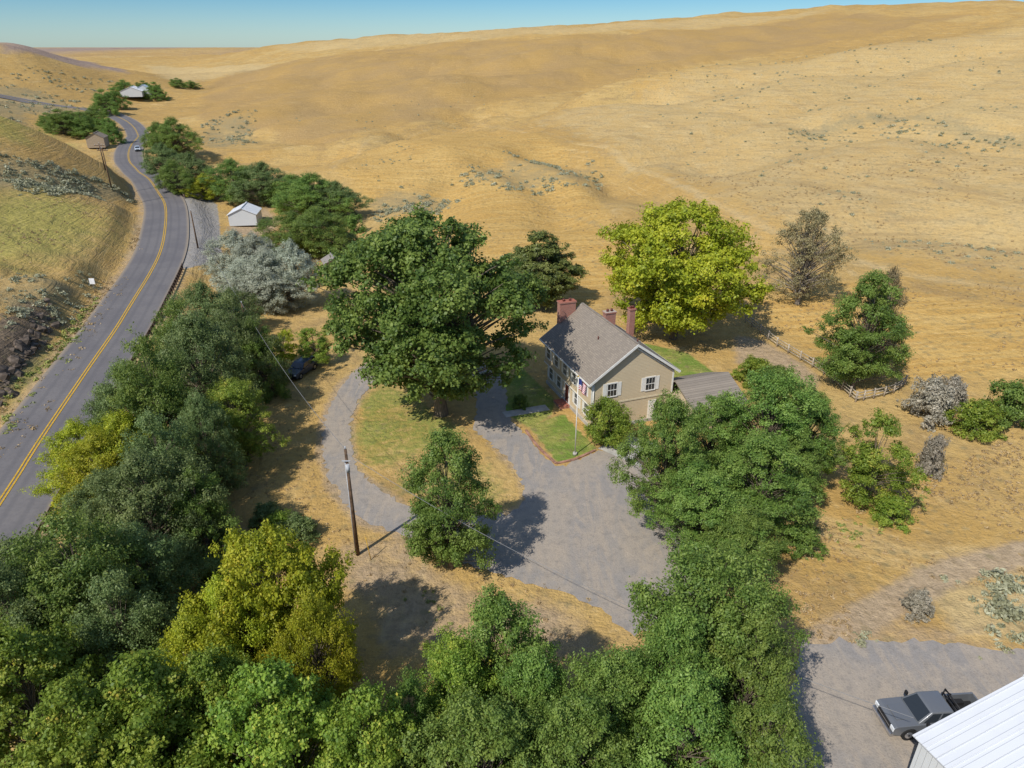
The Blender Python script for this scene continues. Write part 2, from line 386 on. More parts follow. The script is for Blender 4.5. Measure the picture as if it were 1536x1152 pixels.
def strip(name, C, Zc, off0, off1, mat, dz, ncross=1):
    T = np.gradient(C, axis=0); T /= np.linalg.norm(T, axis=1)[:,None]; N = np.stack([T[:,1], -T[:,0]], 1)
    offs = np.linspace(off0, off1, ncross+1); V = []; lat = []
    for o in offs:
        V.append(np.column_stack([C+N*o, Zc+dz])); lat.append(np.full(len(C), o))
    V = np.concatenate(V); L = len(C); F = []
    for j in range(ncross):
        i = np.arange(L-1)+j*L; F.append(np.stack([i, i+L, i+L+1, i+1], 1))
    return np_mesh(name, V, np.concatenate(F)[:, ::-1], [mat], attrs={'lat': np.concatenate(lat)})
dist_up = np.clip(np.hypot(RC[:,0], RC[:,1])/2500, 0, .25)
link(bpy.data.objects.new('highway_road', strip('road', RC, RZ+dist_up, -4.6, 4.6, M_asph, .0, 10)))
ym = bpy.data.objects.new('road_centre_line', None); link(ym)
for k, (a, b) in enumerate(((-.24,-.08),(.08,.24))):
    o = bpy.data.objects.new('yellow_stripe_%d'%(k+1), strip('yl', RC, RZ+dist_up, a, b, M_yel, .03)); link(o, ym)
def sheet(name, outer, holes, mat, z, jit=.22, step=.4, px=True):
    bm = bmesh.new(); loops = [outer]+holes; edges = []
    rng = np.random.RandomState(5)
    for lp in loops:
        P = [G(u, v)[:2] for u, v in lp] if px else lp
        C = crom(P, step, True) if px else np.array(P)
        if jit: C = C+rng.normal(0, jit, C.shape)*.7
        vs = [bm.verts.new((p[0], p[1], z)) for p in C]
        for i in range(len(vs)): edges.append(bm.edges.new((vs[i], vs[(i+1)%len(vs)])))
    bmesh.ops.triangle_fill(bm, use_beauty=True, use_dissolve=False, edges=edges, normal=(0,0,1))
    for f in bm.faces:
        if f.normal.z < 0: f.normal_flip()
    me = bpy.data.meshes.new(name); bm.to_mesh(me); bm.free(); me.materials.append(mat)
    return link(bpy.data.objects.new(name, me))
sheet('gravel_driveway',
  [(556,543),(520,570),(495,610),(484,650),(488,695),(508,742),(545,780),(600,800),(650,828),(750,862),(830,885),(900,915),(950,950),(1010,930),(1060,880),(1040,800),(1010,740),(985,705),(965,690),(925,672),(890,680),(840,700),(812,680),(790,655),(760,620),(760,600),(750,560),(680,530),(610,530)],
  [[(575,562),(540,598),(527,640),(530,685),(548,715),(590,748),(640,770),(710,775),(770,768),(788,745),(770,700),(735,665),(712,640),(715,600),(690,560),(630,550)]], M_grav, .03)
yard = crom([(18.6,33.2),(21,33.9),(24,34.0),(27.5,33.8),(31,33.2),(36,31.5),(37,18),(37,5),(20,4),(4,5),(5,24),(12,26),(16,29)], .5, True)
yard = yard+np.random.RandomState(2).normal(0, .16, yard.shape)
sheet('gravel_yard', [tuple(p) for p in yard], [], M_grav, .034, 0, px=False)
sheet('concrete_walk', [(3.6,67.5),(4.05,66.25),(-.6,64.6),(-1.05,65.8)], [], M_conc, .036, 0, px=False)
sheet('concrete_pad', [G(*p)[:2] for p in [(897,673),(935,650),(990,668),(960,700)]], [], M_conc, .040, 0, px=False)
# ------------------------------------------------------------------ tree generator
def tube(P, R, sides=6):
    P = np.asarray(P, float); R = np.asarray(R, float); m = len(P)
    T = np.gradient(P, axis=0); T /= (np.linalg.norm(T, axis=1)[:,None]+1e-9)
    ref = np.array([0,0,1.]) if abs(T[0,2]) < .8 else np.array([1.,0,0])
    A = np.cross(T, ref); A /= (np.linalg.norm(A, axis=1)[:,None]+1e-9); B = np.cross(T, A)
    th = np.arange(sides)*2*np.pi/sides
    V = P[:,None,:]+R[:,None,None]*(np.cos(th)[None,:,None]*A[:,None,:]+np.sin(th)[None,:,None]*B[:,None,:])
    V = V.reshape(-1, 3); F = []
    for i in range(m-1):
        for s in range(sides):
            F.append((i*sides+s, i*sides+(s+1)%sides, (i+1)*sides+(s+1)%sides, (i+1)*sides+s))
    return V, np.array(F)
PROF = {
 'round': lambda f: np.sin(np.pi*np.clip(f,0,1)**.8)**.55,
 'spread': lambda f: np.sin(np.pi*np.clip(f*.93+.05,0,1)**1.05)**.5,
 'oval': lambda f: np.sin(np.pi*np.clip(f*.95+.04,0,1)**.75)**.7,
 'dome': lambda f: np.sqrt(np.clip(1-f**1.8,0,1)),
}
def gen_tree(name, seed, H_, R, cb, ncl, nleaf, leaf, cr, prof, trunk_r=.3, asp=.55, lobes=.2, bark=None, leafm=None, flat=.75):
    r = np.random.RandomState(seed); ph = r.uniform(0, 6.28, 6); pf = PROF[prof]
    f = r.uniform(0, 1, ncl*4); w = pf(f)+.12; f = f[r.uniform(0, w.max(), f.size) < w][:ncl]; m = len(f)
    th = r.uniform(0, 2*np.pi, m)
    e = 1+lobes*np.sin(2*th+ph[0]+3*f)+lobes*.7*np.sin(3*th+ph[1]-5*f)+lobes*.5*np.sin(5*th+ph[2]+8*f)
    rad = np.clip(pf(f)*R*e-cr*.6, .1, None)*np.sqrt(r.uniform(.2, 1, m))
    Cc = np.stack([rad*np.cos(th), rad*np.sin(th), cb+(H_-cb-cr*.5)*f], 1)
    cs = cr*r.uniform(.45, 1.25, m)
    Vs = []; Fs = []; base = 0
    lean = r.normal(0, .02*H_, 2)
    tz = np.linspace(0, H_*.82, 8); TP = np.stack([lean[0]*(tz/H_)**2*3+np.sin(tz*.7+ph[3])*.06*trunk_r*4, lean[1]*(tz/H_)**2*3, tz], 1)
    v, q = tube(TP, trunk_r*np.array([1.35,1,.85,.7,.52,.36,.2,.06]), 8); Vs.append(v); Fs.append(q); base += len(v)
    for i in range(m):
        c = Cc[i]; hz_ = np.clip(c[2]*r.uniform(.45,.75)-.1*rad[i], cb*.5, H_*.78)
        s = np.array([np.interp(hz_, tz, TP[:,0]), np.interp(hz_, tz, TP[:,1]), hz_])
        mid = (s+c)/2+np.array([0,0,.12*rad[i]])+r.normal(0, .05*R, 3)
        t = np.linspace(0, 1, 5)[:,None]; P = (1-t)**2*s+2*t*(1-t)*mid+t*t*c
        r0 = trunk_r*(.16+.25*(1-hz_/H_)*r.uniform(.4,1)); v, q = tube(P, np.linspace(r0, r0*.2, 5), 4)
        Vs.append(v); Fs.append(q+base); base += len(v)
    nb = sum(len(q) for q in Fs)
    p = cs**2/np.sum(cs**2); ci = r.choice(m, nleaf, p=p)
    nsp = 14; sd = r.normal(size=(m, nsp, 3)); sd /= np.linalg.norm(sd, axis=2)[:,:,None]; sd[:,:,2] = sd[:,:,2]*.8+.15
    sr = r.uniform(.35, 1.15, (m, nsp, 1)); si = r.randint(0, nsp, nleaf)
    off = sd[ci, si]*sr[ci, si]*cs[ci][:,None]; off += r.normal(size=(nleaf, 3))*(cs[ci]*.19)[:,None]
    off[:,2] *= flat
    Pc = Cc[ci]+off; Pc[:,2] = np.maximum(Pc[:,2], .05)
    nrm = off/(np.linalg.norm(off, axis=1)[:,None]+1e-6)*.7+r.normal(size=(nleaf,3))*.6+np.array([0,0,.35])
    outw = Pc-np.array([0,0,cb+(H_-cb)*.4]); nrm += outw/(np.linalg.norm(outw, axis=1)[:,None]+1e-6)*.3
    nrm /= np.linalg.norm(nrm, axis=1)[:,None]
    rv = r.normal(size=(nleaf,3)); t1 = np.cross(nrm, rv); t1 /= np.linalg.norm(t1, axis=1)[:,None]; t2 = np.cross(nrm, t1)
    L = leaf*r.uniform(.6, 1.35, nleaf)[:,None]
    q4 = np.stack([Pc+t1*L*.5, Pc+t2*L*.5*asp, Pc-t1*L*.5, Pc-t2*L*.5*asp], 1).reshape(-1, 3)
    Vs.append(q4); Fs.append(np.arange(nleaf*4).reshape(-1, 4)+base)
    V = np.concatenate(Vs); F_ = np.concatenate(Fs)
    mi = np.zeros(len(F_), int); mi[nb:] = 1
    tint = np.zeros(len(V)); ct = r.uniform(0, 1, m); st = r.uniform(0, 1, (m, nsp))
    lt = .32*ct[ci]+.3*st[ci, si]+.38*r.uniform(0, 1, nleaf); tint[base:] = np.repeat(lt, 4)
    sm_ = np.zeros(len(F_), bool); sm_[:nb] = True
    me = np_mesh(name, V, F_, [bark, leafm], mi, sm_, {'tint': tint})
    me['H'] = H_; me['R'] = R
    return me
def bark_mat(name, c):
    m, nt = newmat(name); P = nd(nt, 'ShaderNodeTexCoord').outputs['Object']
    mp = nd(nt, 'ShaderNodeMapping', {'Vector': P, 'Scale': (6,6,1.2)}); a = noise(nt, mp.outputs[0], 1.5, 4., .7)
    out(nt, pbsdf(nt, mixc(nt, sm(nt, a, .35, .65), tuple(q*.55 for q in c), c), .9, .1, bump=a, bs=.5, bd=.05)); return m
def leaf_mat(name, dark, mid, light, accent=None, trans=.36):
    m, nt = newmat(name)
    t = nd(nt, 'ShaderNodeAttribute', attribute_name='tint').outputs['Fac']
    oi = nd(nt, 'ShaderNodeObjectInfo').outputs['Random']
    P = nd(nt, 'ShaderNodeTexCoord').outputs['Object']; nz = noise(nt, P, .35, 3.)
    t2 = mth(nt, 'ADD', mth(nt, 'MULTIPLY', t, .7), mth(nt, 'MULTIPLY', nz, .5))
    c = mixc(nt, sm(nt, t2, .25, .6), dark, mid); c = mixc(nt, sm(nt, t2, .52, .86), c, light)
    if accent: c = mixc(nt, sm(nt, t, .82, .9, 0, .85), c, accent)
    hs = nd(nt, 'ShaderNodeHueSaturation', {'Hue': mth(nt, 'ADD', .480, mth(nt, 'MULTIPLY', oi, .030)), 'Saturation': 1.0, 'Value': mth(nt, 'ADD', 1.02, mth(nt, 'MULTIPLY', oi, .40)), 'Color': c})
    p = pbsdf(nt, hs.outputs[0], .5, .3)
    tr = nd(nt, 'ShaderNodeBsdfTranslucent', {'Color': mixc(nt, .5, hs.outputs[0], tuple(min(1,q*1.45) for q in light))})
    mx = nd(nt, 'ShaderNodeMixShader', {0: trans, 1: p, 2: tr.outputs[0]})
    out(nt, mx.outputs[0]); return m
BK = bark_mat('bark', (.21,.17,.125)); BKg = bark_mat('bark_grey', (.30,.26,.21))
LM = {
 'deep': leaf_mat('leaf_deep_green', (.045,.090,.020), (.094,.158,.030), (.20,.275,.058)),
 'locust': leaf_mat('leaf_locust', (.055,.105,.024), (.112,.185,.034), (.22,.30,.064)),
 'yellowg': leaf_mat('leaf_yellow_green', (.12,.16,.012), (.25,.295,.020), (.42,.42,.035), (.50,.40,.035)),
 'bright': leaf_mat('leaf_bright_green', (.070,.135,.018), (.155,.235,.030), (.30,.36,.055), (.52,.43,.07)),
 'olive': leaf_mat('leaf_olive', (.055,.090,.030), (.115,.168,.052), (.215,.27,.095)),
 'silver': leaf_mat('leaf_silver', (.17,.19,.135), (.29,.315,.225), (.44,.46,.35), trans=.15),
 'pine': leaf_mat('pine_needles', (.048,.072,.018), (.095,.125,.028), (.17,.19,.05), trans=.1),
 'dry': leaf_mat('leaf_dry', (.11,.105,.05), (.19,.165,.078), (.29,.235,.115), trans=.15),
 'grey': leaf_mat('leaf_grey_brush', (.17,.16,.115), (.26,.24,.175), (.38,.34,.25), trans=.1),
}
TM = {}
def T(key, seed, H, R, cb, ncl, nl, leaf, cr, prof, bark=BK, **k): TM[key] = gen_tree(key, seed, H, R, cb, ncl, nl, leaf, cr, prof, bark=bark, leafm=LM['deep'], **k)
T('cottonwood', 1, 21, 10.5, 3.4, 270, 110000, .31, 1.6, 'spread', trunk_r=.55, lobes=.17, asp=.75)
T('maple', 12, 17, 10, 2.4, 210, 80000, .30, 1.6, 'spread', trunk_r=.4, lobes=.17, asp=.75)
T('locust1', 3, 12, 4.6, 1.0, 150, 60000, .175, .95, 'oval', trunk_r=.2, lobes=.24)
T('locust2', 4, 12, 5.2, 1.4, 160, 65000, .175, .98, 'round', trunk_r=.22, lobes=.24)
T('locust3', 24, 12, 5.0, 1.2, 150, 62000, .175, .98, 'spread', trunk_r=.22, lobes=.26)
T('broad1', 5, 10, 5.4, .6, 160, 60000, .17, 1.0, 'round', trunk_r=.22, lobes=.22)
T('broad2', 6, 10, 5.8, .4, 160, 60000, .17, 1.02, 'dome', trunk_r=.2, lobes=.22)
T('poplar', 7, 13, 5.5, 1.5, 150, 65000, .19, 1.0, 'oval', trunk_r=.22, lobes=.26, asp=.8)
T('pine', 8, 12.5, 5, 1.2, 130, 60000, .34, 1.1, 'oval', trunk_r=.25, lobes=.12, asp=.35, flat=.7)
T('sparse', 9, 13, 5.5, 1.0, 170, 24000, .20, 1.0, 'oval', bark=BKg, trunk_r=.3, lobes=.2)
T('young', 10, 8.5, 3.8, .8, 80, 26000, .18, .75, 'round', trunk_r=.12, lobes=.28)
T('bush', 11, 2.5, 1.7, .1, 50, 11000, .13, .5, 'dome', trunk_r=.06, lobes=.24)
T('hedge', 13, 3.8, 2.4, .3, 90, 24000, .13, .6, 'round', trunk_r=.1, lobes=.05)
trng = random.Random(7)
def tree(kind, nm, u, vb, vt, w, leafm):
    x, y, z = G(u, vb)
    d = ray(u, vt); top = CH+y*d[2]/d[1]; hgt = max(top-z, .8)
    dep = y*cp+(CH-(z+hgt*.5))*sp; wid = w/F*dep
    x = (u-768)/F*dep; z = float(H(x, y)[0])
    me = TM[kind]; o = bpy.data.objects.new(nm, me); link(o)
    o.location = (x, y, z-.05); sx = wid/2/me['R']/.97
    o.scale = (sx, sx*(trng.uniform(.92,1.08)), hgt/me['H']); o.rotation_euler = (0, 0, trng.uniform(0, 6.28))
    o.material_slots[1].link = 'OBJECT'; o.material_slots[1].material = LM[leafm]
    return o
tree('cottonwood','cottonwood_tree',654,622,318,325,'deep')
tree('locust1','locust_tree',672,852,640,158,'locust')
tree('maple','maple_tree',1020,508,303,250,'yellowg')
tree('pine','pine_tree',808,462,345,125,'pine')
tree('sparse','dying_elm_tree',1210,455,305,112,'dry')
tree('locust1','elm_tree',1298,582,402,138,'locust')
tree('sparse','dead_branch_tree',1325,560,392,70,'dry')
tree('young','young_locust_tree',1314,757,620,128,'bright')
LK = ('locust2','locust1','locust3')
for i, a in enumerate([(1000,785,590,130),(1065,730,590,120),(1155,735,555,155),(1210,715,585,110),(1140,800,650,180),(1045,840,705,160),(1105,880,760,140),(1190,760,640,110)]):
    tree(LK[i%3],'locust_tree',*a,'locust')
for i, a in enumerate([(1055,1080,828,235),(1010,1140,915,200),(1120,1130,905,165),(915,1190,985,190),(1020,1230,1010,240),(1140,1250,1040,180),(850,1270,1055,200)]):
    tree(LK[(i+2)%3],'locust_tree',*a,'locust')
for i, a in enumerate([(745,1120,885,195),(690,1170,965,160),(800,1190,980,170),(620,1220,1005,110),(720,1290,1060,230)]):
    tree(LK[(i+1)%3],'locust_tree',*a,'locust' if i != 1 else 'bright')
for a in [(415,1030,795,230),(350,1060,870,180),(480,1100,890,140),(300,1110,930,170)]:
    tree('broad1' if a[0]!=415 else 'maple','yellow_locust_tree',*a,'yellowg')
for a in [(50,1180,935,240),(230,1250,985,260),(420,1260,990,260),(560,1280,1025,220),(140,1290,1020,240),(335,1210,970,180)]:
    tree('poplar','poplar_tree',*a,'bright')
for i, a in enumerate([(130,1000,765,270),(40,980,815,190),(215,950,790,190),(225,860,680,210),(300,840,705,140),(30,1060,855,220),(190,1060,865,220),(165,830,710,150),
    (235,720,505,165),(305,650,470,165),(355,590,440,130),(310,540,424,110),(385,590,480,90),(200,700,545,140),(245,800,620,160),(310,740,590,110),(280,600,450,135),(350,500,432,80),(60,900,800,110)]):
    tree('broad1' if i%2 else 'broad2','russian_olive_tree',*a,'olive' if i%4 else 'locust')
for a in [(195,755,622,140),(125,745,630,120),(160,780,650,140)]: tree('broad1','yellow_elm_tree',*a,'yellowg')
tree('locust3','ash_tree',357,698,570,112,'bright')
tree('young','apple_tree',472,548,486,66,'bright'); tree('young','apple_tree',424,548,492,50,'yellowg')
for a in [(355,425,345,95),(402,470,378,112),(440,462,362,90),(368,452,388,100),(385,440,350,90)]: tree('broad1','silver_olive_tree',*a,'silver')
for a in [(440,385,318,110),(480,385,310,110),(505,330,272,80),(470,330,260,110),(440,315,262,90),(395,308,243,95),(350,302,238,85),(285,285,225,75),(262,292,240,60),(245,265,215,60),(262,238,175,70),(238,228,182,50)]:
    tree('broad1','cottonwood_grove_tree',*a,'olive' if a[0]%2 else 'locust')
tree('broad1','yellow_willow_tree',308,300,260,55,'yellowg')
for a in [(90,200,162,62),(122,205,165,60),(165,215,175,38),(155,172,133,50),(170,163,130,36),(232,150,122,34),(265,130,116,30),(140,190,160,50),(105,188,165,50),(70,190,168,40),(215,140,120,36),(185,138,118,34),(285,132,120,24),(150,196,172,30)]:
    tree('broad2','valley_tree',*a,'locust')
B = [(1400,625,562,85,'grey'),(1430,610,560,60,'grey'),(1470,650,597,80,'bright'),(1515,635,562,80,'locust'),(1402,712,645,42,'grey'),(1130,570,533,70,'bright'),(1165,585,545,60,'locust'),
 (1203,828,782,60,'locust'),(1340,780,742,70,'bright'),(398,782,756,60,'olive'),(445,806,772,70,'olive'),(420,800,765,50,'bright'),(1380,920,884,50,'grey'),(530,350,318,40,'locust'),(985,560,545,30,'deep'),(780,610,590,30,'deep'),(520,375,345,40,'olive')]
for u, vb, vt, w, l in B: tree('bush','shrub',u,vb,vt,w,l)
tree('hedge','round_hedge',911,664,596,82,'bright')
# ------------------------------------------------------------------ sagebrush scatter (one object)
def scatter(name, regions, mat, nq=60, qs=.26):
    r = np.random.RandomState(21); Vs = []; tt = []
    for poly, cnt, s0, s1 in regions:
        P = np.array([G(u, v)[:2] for u, v in poly]); mn = P.min(0); mx = P.max(0); got = 0; tries = 0
        pts = []
        while got < cnt and tries < cnt*30:
            tries += 1; x, y = r.uniform(mn[0], mx[0]), r.uniform(mn[1], mx[1]); ins = False
            for i in range(len(P)):
                ax, ay = P[i]; bx, by = P[(i+1)%len(P)]
                if (ay > y) != (by > y) and x < (bx-ax)*(y-ay)/(by-ay)+ax: ins = not ins
            if ins and vnoise(np.array([x/9]), np.array([y/9]), 9)[0] > r.uniform(.2,.7): pts.append((x, y)); got += 1
        if not pts: continue
        pts = np.array(pts); z = H(pts[:,0], pts[:,1])
        for (x, y), zz in zip(pts, z):
            s = s0+(s1-s0)*r.uniform(0,1)**1.8; d = r.normal(size=(nq,3)); d /= np.linalg.norm(d, axis=1)[:,None]; d[:,2] = np.abs(d[:,2])*.75
            c = d*s*r.uniform(.3,1.1,(nq,1))*np.array([r.uniform(.7,1.2),r.uniform(.7,1.2),1])+np.array([x,y,zz]); nn = d*.6+r.normal(size=(nq,3))*.6+np.array([0,0,.3]); nn /= np.linalg.norm(nn,axis=1)[:,None]
            a = np.cross(nn, r.normal(size=(nq,3))); a /= np.linalg.norm(a,axis=1)[:,None]; b = np.cross(nn, a); L = s*qs
            Vs.append(np.stack([c+a*L, c+b*L*.5, c-a*L, c-b*L*.5],1).reshape(-1,3)); tt.append(np.repeat(r.uniform(0,.5)+r.uniform(0,.5,nq),4))
    V = np.concatenate(Vs); me = np_mesh(name, V, np.arange(len(V)).reshape(-1,4), [mat], attrs={'tint': np.concatenate(tt)})
    link(bpy.data.objects.new(name, me))
sagem = leaf_mat('sagebrush_leaf', (.18,.185,.105), (.27,.275,.165), (.38,.38,.25), trans=.15)
scatter('sagebrush', [
 ([(1390,870),(1536,850),(1536,970),(1400,940)], 60, .2, .75), ([(1280,900),(1536,970),(1536,1000),(1280,970)], 14, .15, .4),
 ([(-60,225),(60,240),(150,270),(205,300),(190,308),(80,295),(-60,285)], 420, .25, 1.0),
 ([(-60,120),(60,125),(140,160),(130,185),(50,180),(-60,170)], 340, .4, 1.5),
 ([(300,175),(385,165),(390,215),(295,222)], 220, .3, 1.3),
 ([(540,310),(600,280),(700,295),(650,325),(560,335)], 170, .25, 1.0),
 ([(670,275),(760,225),(910,240),(900,290),(760,290)], 230, .25, 1.0),
 ([(0,405),(90,415),(180,400),(110,490),(0,500)], 110, .2, .8),
 ([(1180,190),(1340,170),(1420,180),(1600,210),(1600,245),(1340,200),(1180,215)], 200, .3, 1.0),
 ([(950,100),(1500,60),(1700,200),(1250,330),(1000,230)], 800, .15, .8),
 ([(1150,330),(1600,350),(1600,440),(1200,370)], 90, .15, .7), ([(0,100),(200,130),(150,145),(0,120)], 100, .5, 1.4),
 ([(400,180),(700,120),(900,150),(560,200)], 80, .2, .7), ([(500,260),(600,215),(760,205),(700,260),(560,300)], 60, .15, .5)], sagem)
tuftm = leaf_mat('dry_weed_leaf', (.25,.19,.09), (.34,.26,.125), (.46,.36,.17), trans=.15)
scatter('dry_weeds', [
 ([(1180,820),(1536,640),(1536,980),(1200,960)], 800, .08, .3), ([(340,700),(480,560),(500,740),(540,830),(380,760)], 260, .06, .22),
 ([(0,600),(110,480),(210,340),(215,400),(60,640),(0,700)], 500, .12, .5), ([(1100,450),(1536,420),(1536,560),(1330,560)], 600, .1, .3),
 ([(560,330),(900,280),(960,420),(880,470),(700,440)], 500, .1, .3), ([(480,820),(600,810),(900,900),(860,1000),(560,960)], 160, .06, .22),
 ([(1000,260),(1600,240),(1600,430),(1200,380)], 1200, .12, .45), ([(0,300),(200,310),(150,400),(0,420)], 300, .1, .4)], tuftm, 16, qs=.36)
gweed = leaf_mat('green_weed_leaf', (.12,.15,.04), (.20,.235,.06), (.32,.32,.08), trans=.15)
scatter('roadside_weeds', [([(0,600),(110,480),(150,440),(120,520),(20,650),(0,690)], 200, .15, .6), ([(1180,780),(1290,760),(1390,740),(1400,800),(1200,840)], 80, .1, .35), ([(560,900),(640,870),(700,950),(640,1000)], 40, .1,.25)], gweed, 40, qs=.3)
def rocks():
    bm = bmesh.new(); r = random.Random(4)
    for i in range(80):
        t = r.random(); u = 0+75*t+r.uniform(-14,14); v = 590-120*t+r.uniform(-25,20)
        x, y, z = G(max(u,-5), v); s = .2+.8*r.random()**2
        res = bmesh.ops.create_icosphere(bm, subdivisions=1, radius=s)
        for vv in res['verts']:
            vv.co *= r.uniform(.6,1.2); vv.co.z *= .7; vv.co += Vector((x, y, z-.15*s))
    me = bpy.data.meshes.new('rock'); bm.to_mesh(me); bm.free(); me.materials.append(simple('basalt', (.14,.11,.085), .95, .1, var=.5, scale=1.5))
    link(bpy.data.objects.new('basalt_rock_outcrop', me))
rocks()
# ------------------------------------------------------------------ box helpers
def box(name, parent, lo, hi, mat, bev=0, rot=None):
    bm = bmesh.new(); bmesh.ops.create_cube(bm, size=1)
    lo = Vector(lo); hi = Vector(hi); c = (lo+hi)/2; s = hi-lo
    for v in bm.verts: v.co = Vector((v.co.x*s.x, v.co.y*s.y, v.co.z*s.z))+(Vector((0,0,0)) if rot else c)
    if bev: bmesh.ops.bevel(bm, geom=bm.edges[:], offset=bev, segments=2, affect='EDGES', profile=.6)
    me = bpy.data.meshes.new(name); bm.to_mesh(me); bm.free(); me.materials.append(mat)
    o = link(bpy.data.objects.new(name, me), parent)
    if rot: o.location = c; o.rotation_euler = rot
    return o
def prism(name, parent, prof, a, b, mat, plane='xz', bev=0):
    bm = bmesh.new(); n_ = len(prof)
    def P(p, t): return (p[0], t, p[1]) if plane == 'xz' else (t, p[0], p[1])
    A_ = [bm.verts.new(P(p, a)) for p in prof]; B_ = [bm.verts.new(P(p, b)) for p in prof]
    bm.faces.new(A_); bm.faces.new(B_[::-1])
    for i in range(n_): bm.faces.new((A_[i], B_[i], B_[(i+1)%n_], A_[(i+1)%n_]))
    bmesh.ops.recalc_face_normals(bm, faces=bm.faces)
    if bev: bmesh.ops.bevel(bm, geom=bm.edges[:], offset=bev, segments=2, affect='EDGES', profile=.6)
    me = bpy.data.meshes.new(name); bm.to_mesh(me); bm.free(); me.materials.append(mat)
    return link(bpy.data.objects.new(name, me), parent)
def quad(name, parent, pts, mat):
    me = bpy.data.meshes.new(name); me.from_pydata(pts, [], [tuple(range(len(pts)))]); me.materials.append(mat); return link(bpy.data.objects.new(name, me), parent)
def cyl(name, parent, p0, p1, r0, r1, mat, sides=14):
    p0 = Vector(p0); p1 = Vector(p1); d = p1-p0; bm = bmesh.new()
    bmesh.ops.create_cone(bm, cap_ends=True, segments=sides, radius1=r0, radius2=r1, depth=d.length)
    M = Matrix.Translation((p0+p1)/2) @ d.to_track_quat('Z','Y').to_matrix().to_4x4(); bmesh.ops.transform(bm, matrix=M, verts=bm.verts)
    me = bpy.data.meshes.new(name); bm.to_mesh(me); bm.free(); me.materials.append(mat)
    for p in me.polygons: p.use_smooth = len(p.vertices) == 4
    return link(bpy.data.objects.new(name, me), parent)
def empty(name, loc=(0,0,0), rz=0):
    o = bpy.data.objects.new(name, None); o.location = loc; o.rotation_euler = (0,0,rz); return link(o)
# ------------------------------------------------------------------ house materials
def siding_mat(name, c, pitch=.16):
    m, nt = newmat(name); P = nd(nt, 'ShaderNodeTexCoord').outputs['Object']
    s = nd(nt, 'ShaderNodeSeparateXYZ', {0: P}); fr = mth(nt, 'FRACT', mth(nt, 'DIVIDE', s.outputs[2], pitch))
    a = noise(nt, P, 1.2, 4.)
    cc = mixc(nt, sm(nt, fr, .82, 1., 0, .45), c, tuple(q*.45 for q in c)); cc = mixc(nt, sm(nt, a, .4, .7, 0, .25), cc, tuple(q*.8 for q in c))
    out(nt, pbsdf(nt, cc, .75, .2, bump=mth(nt, 'SUBTRACT', 1., fr), bs=.6, bd=.03)); return m
def shingle_mat(name, c1, c2):
    m, nt = newmat(name); P = nd(nt, 'ShaderNodeTexCoord').outputs['Object']
    s = nd(nt, 'ShaderNodeSeparateXYZ', {0: P}); v = nd(nt, 'ShaderNodeCombineXYZ', {0: s.outputs[1], 1: mth(nt, 'MULTIPLY', s.outputs[2], 1.7)})
    b = nd(nt, 'ShaderNodeTexBrick', {'Vector': v.outputs[0], 'Scale': 1., 'Color1': (*c1,1), 'Color2': (*c2,1), 'Mortar': (*[q*.5 for q in c1],1), 'Mortar Size': .012, 'Brick Width': .34, 'Row Height': .2})
    a = noise(nt, P, .8, 5., .65); c = mixc(nt, sm(nt, a, .4, .75, 0, .45), b.outputs[0], tuple(q*.7 for q in c1))
    out(nt, pbsdf(nt, c, .9, .15, bump=b.outputs[1], bs=.4, bd=.02)); return m
def brick_mat():
    m, nt = newmat('brick'); P = nd(nt, 'ShaderNodeTexCoord').outputs['Object']
    s = nd(nt, 'ShaderNodeSeparateXYZ', {0: P}); v = nd(nt, 'ShaderNodeCombineXYZ', {0: mth(nt, 'ADD', s.outputs[0], s.outputs[1]), 1: s.outputs[2]})
    b = nd(nt, 'ShaderNodeTexBrick', {'Vector': v.outputs[0], 'Scale': 1., 'Color1': (.38,.12,.075,1), 'Color2': (.28,.09,.06,1), 'Mortar': (.42,.34,.28,1), 'Mortar Size': .012, 'Brick Width': .22, 'Row Height': .08})
    out(nt, pbsdf(nt, b.outputs[0], .9, .1, bump=b.outputs[1], bs=.4, bd=.01)); return m
M_sid = siding_mat('tan_siding', (.54,.44,.29)); M_roof = shingle_mat('roof_shingles', (.30,.255,.205), (.235,.20,.165)); M_brick = brick_mat()
M_kerb = simple('weathered_brick', (.36,.20,.14), .9, .1, var=.35, scale=3)
M_white = simple('white_trim', (.74,.72,.66), .6, .3, var=.08); M_cream = simple('cream_trim', (.62,.54,.38), .6, .3, var=.1)
def glass_mat():
    m, nt = newmat('window_glass'); out(nt, pbsdf(nt, (.025,.03,.035), .06, .6)); return m
M_glass = glass_mat(); M_door = simple('dark_door', (.12,.03,.02), .5)
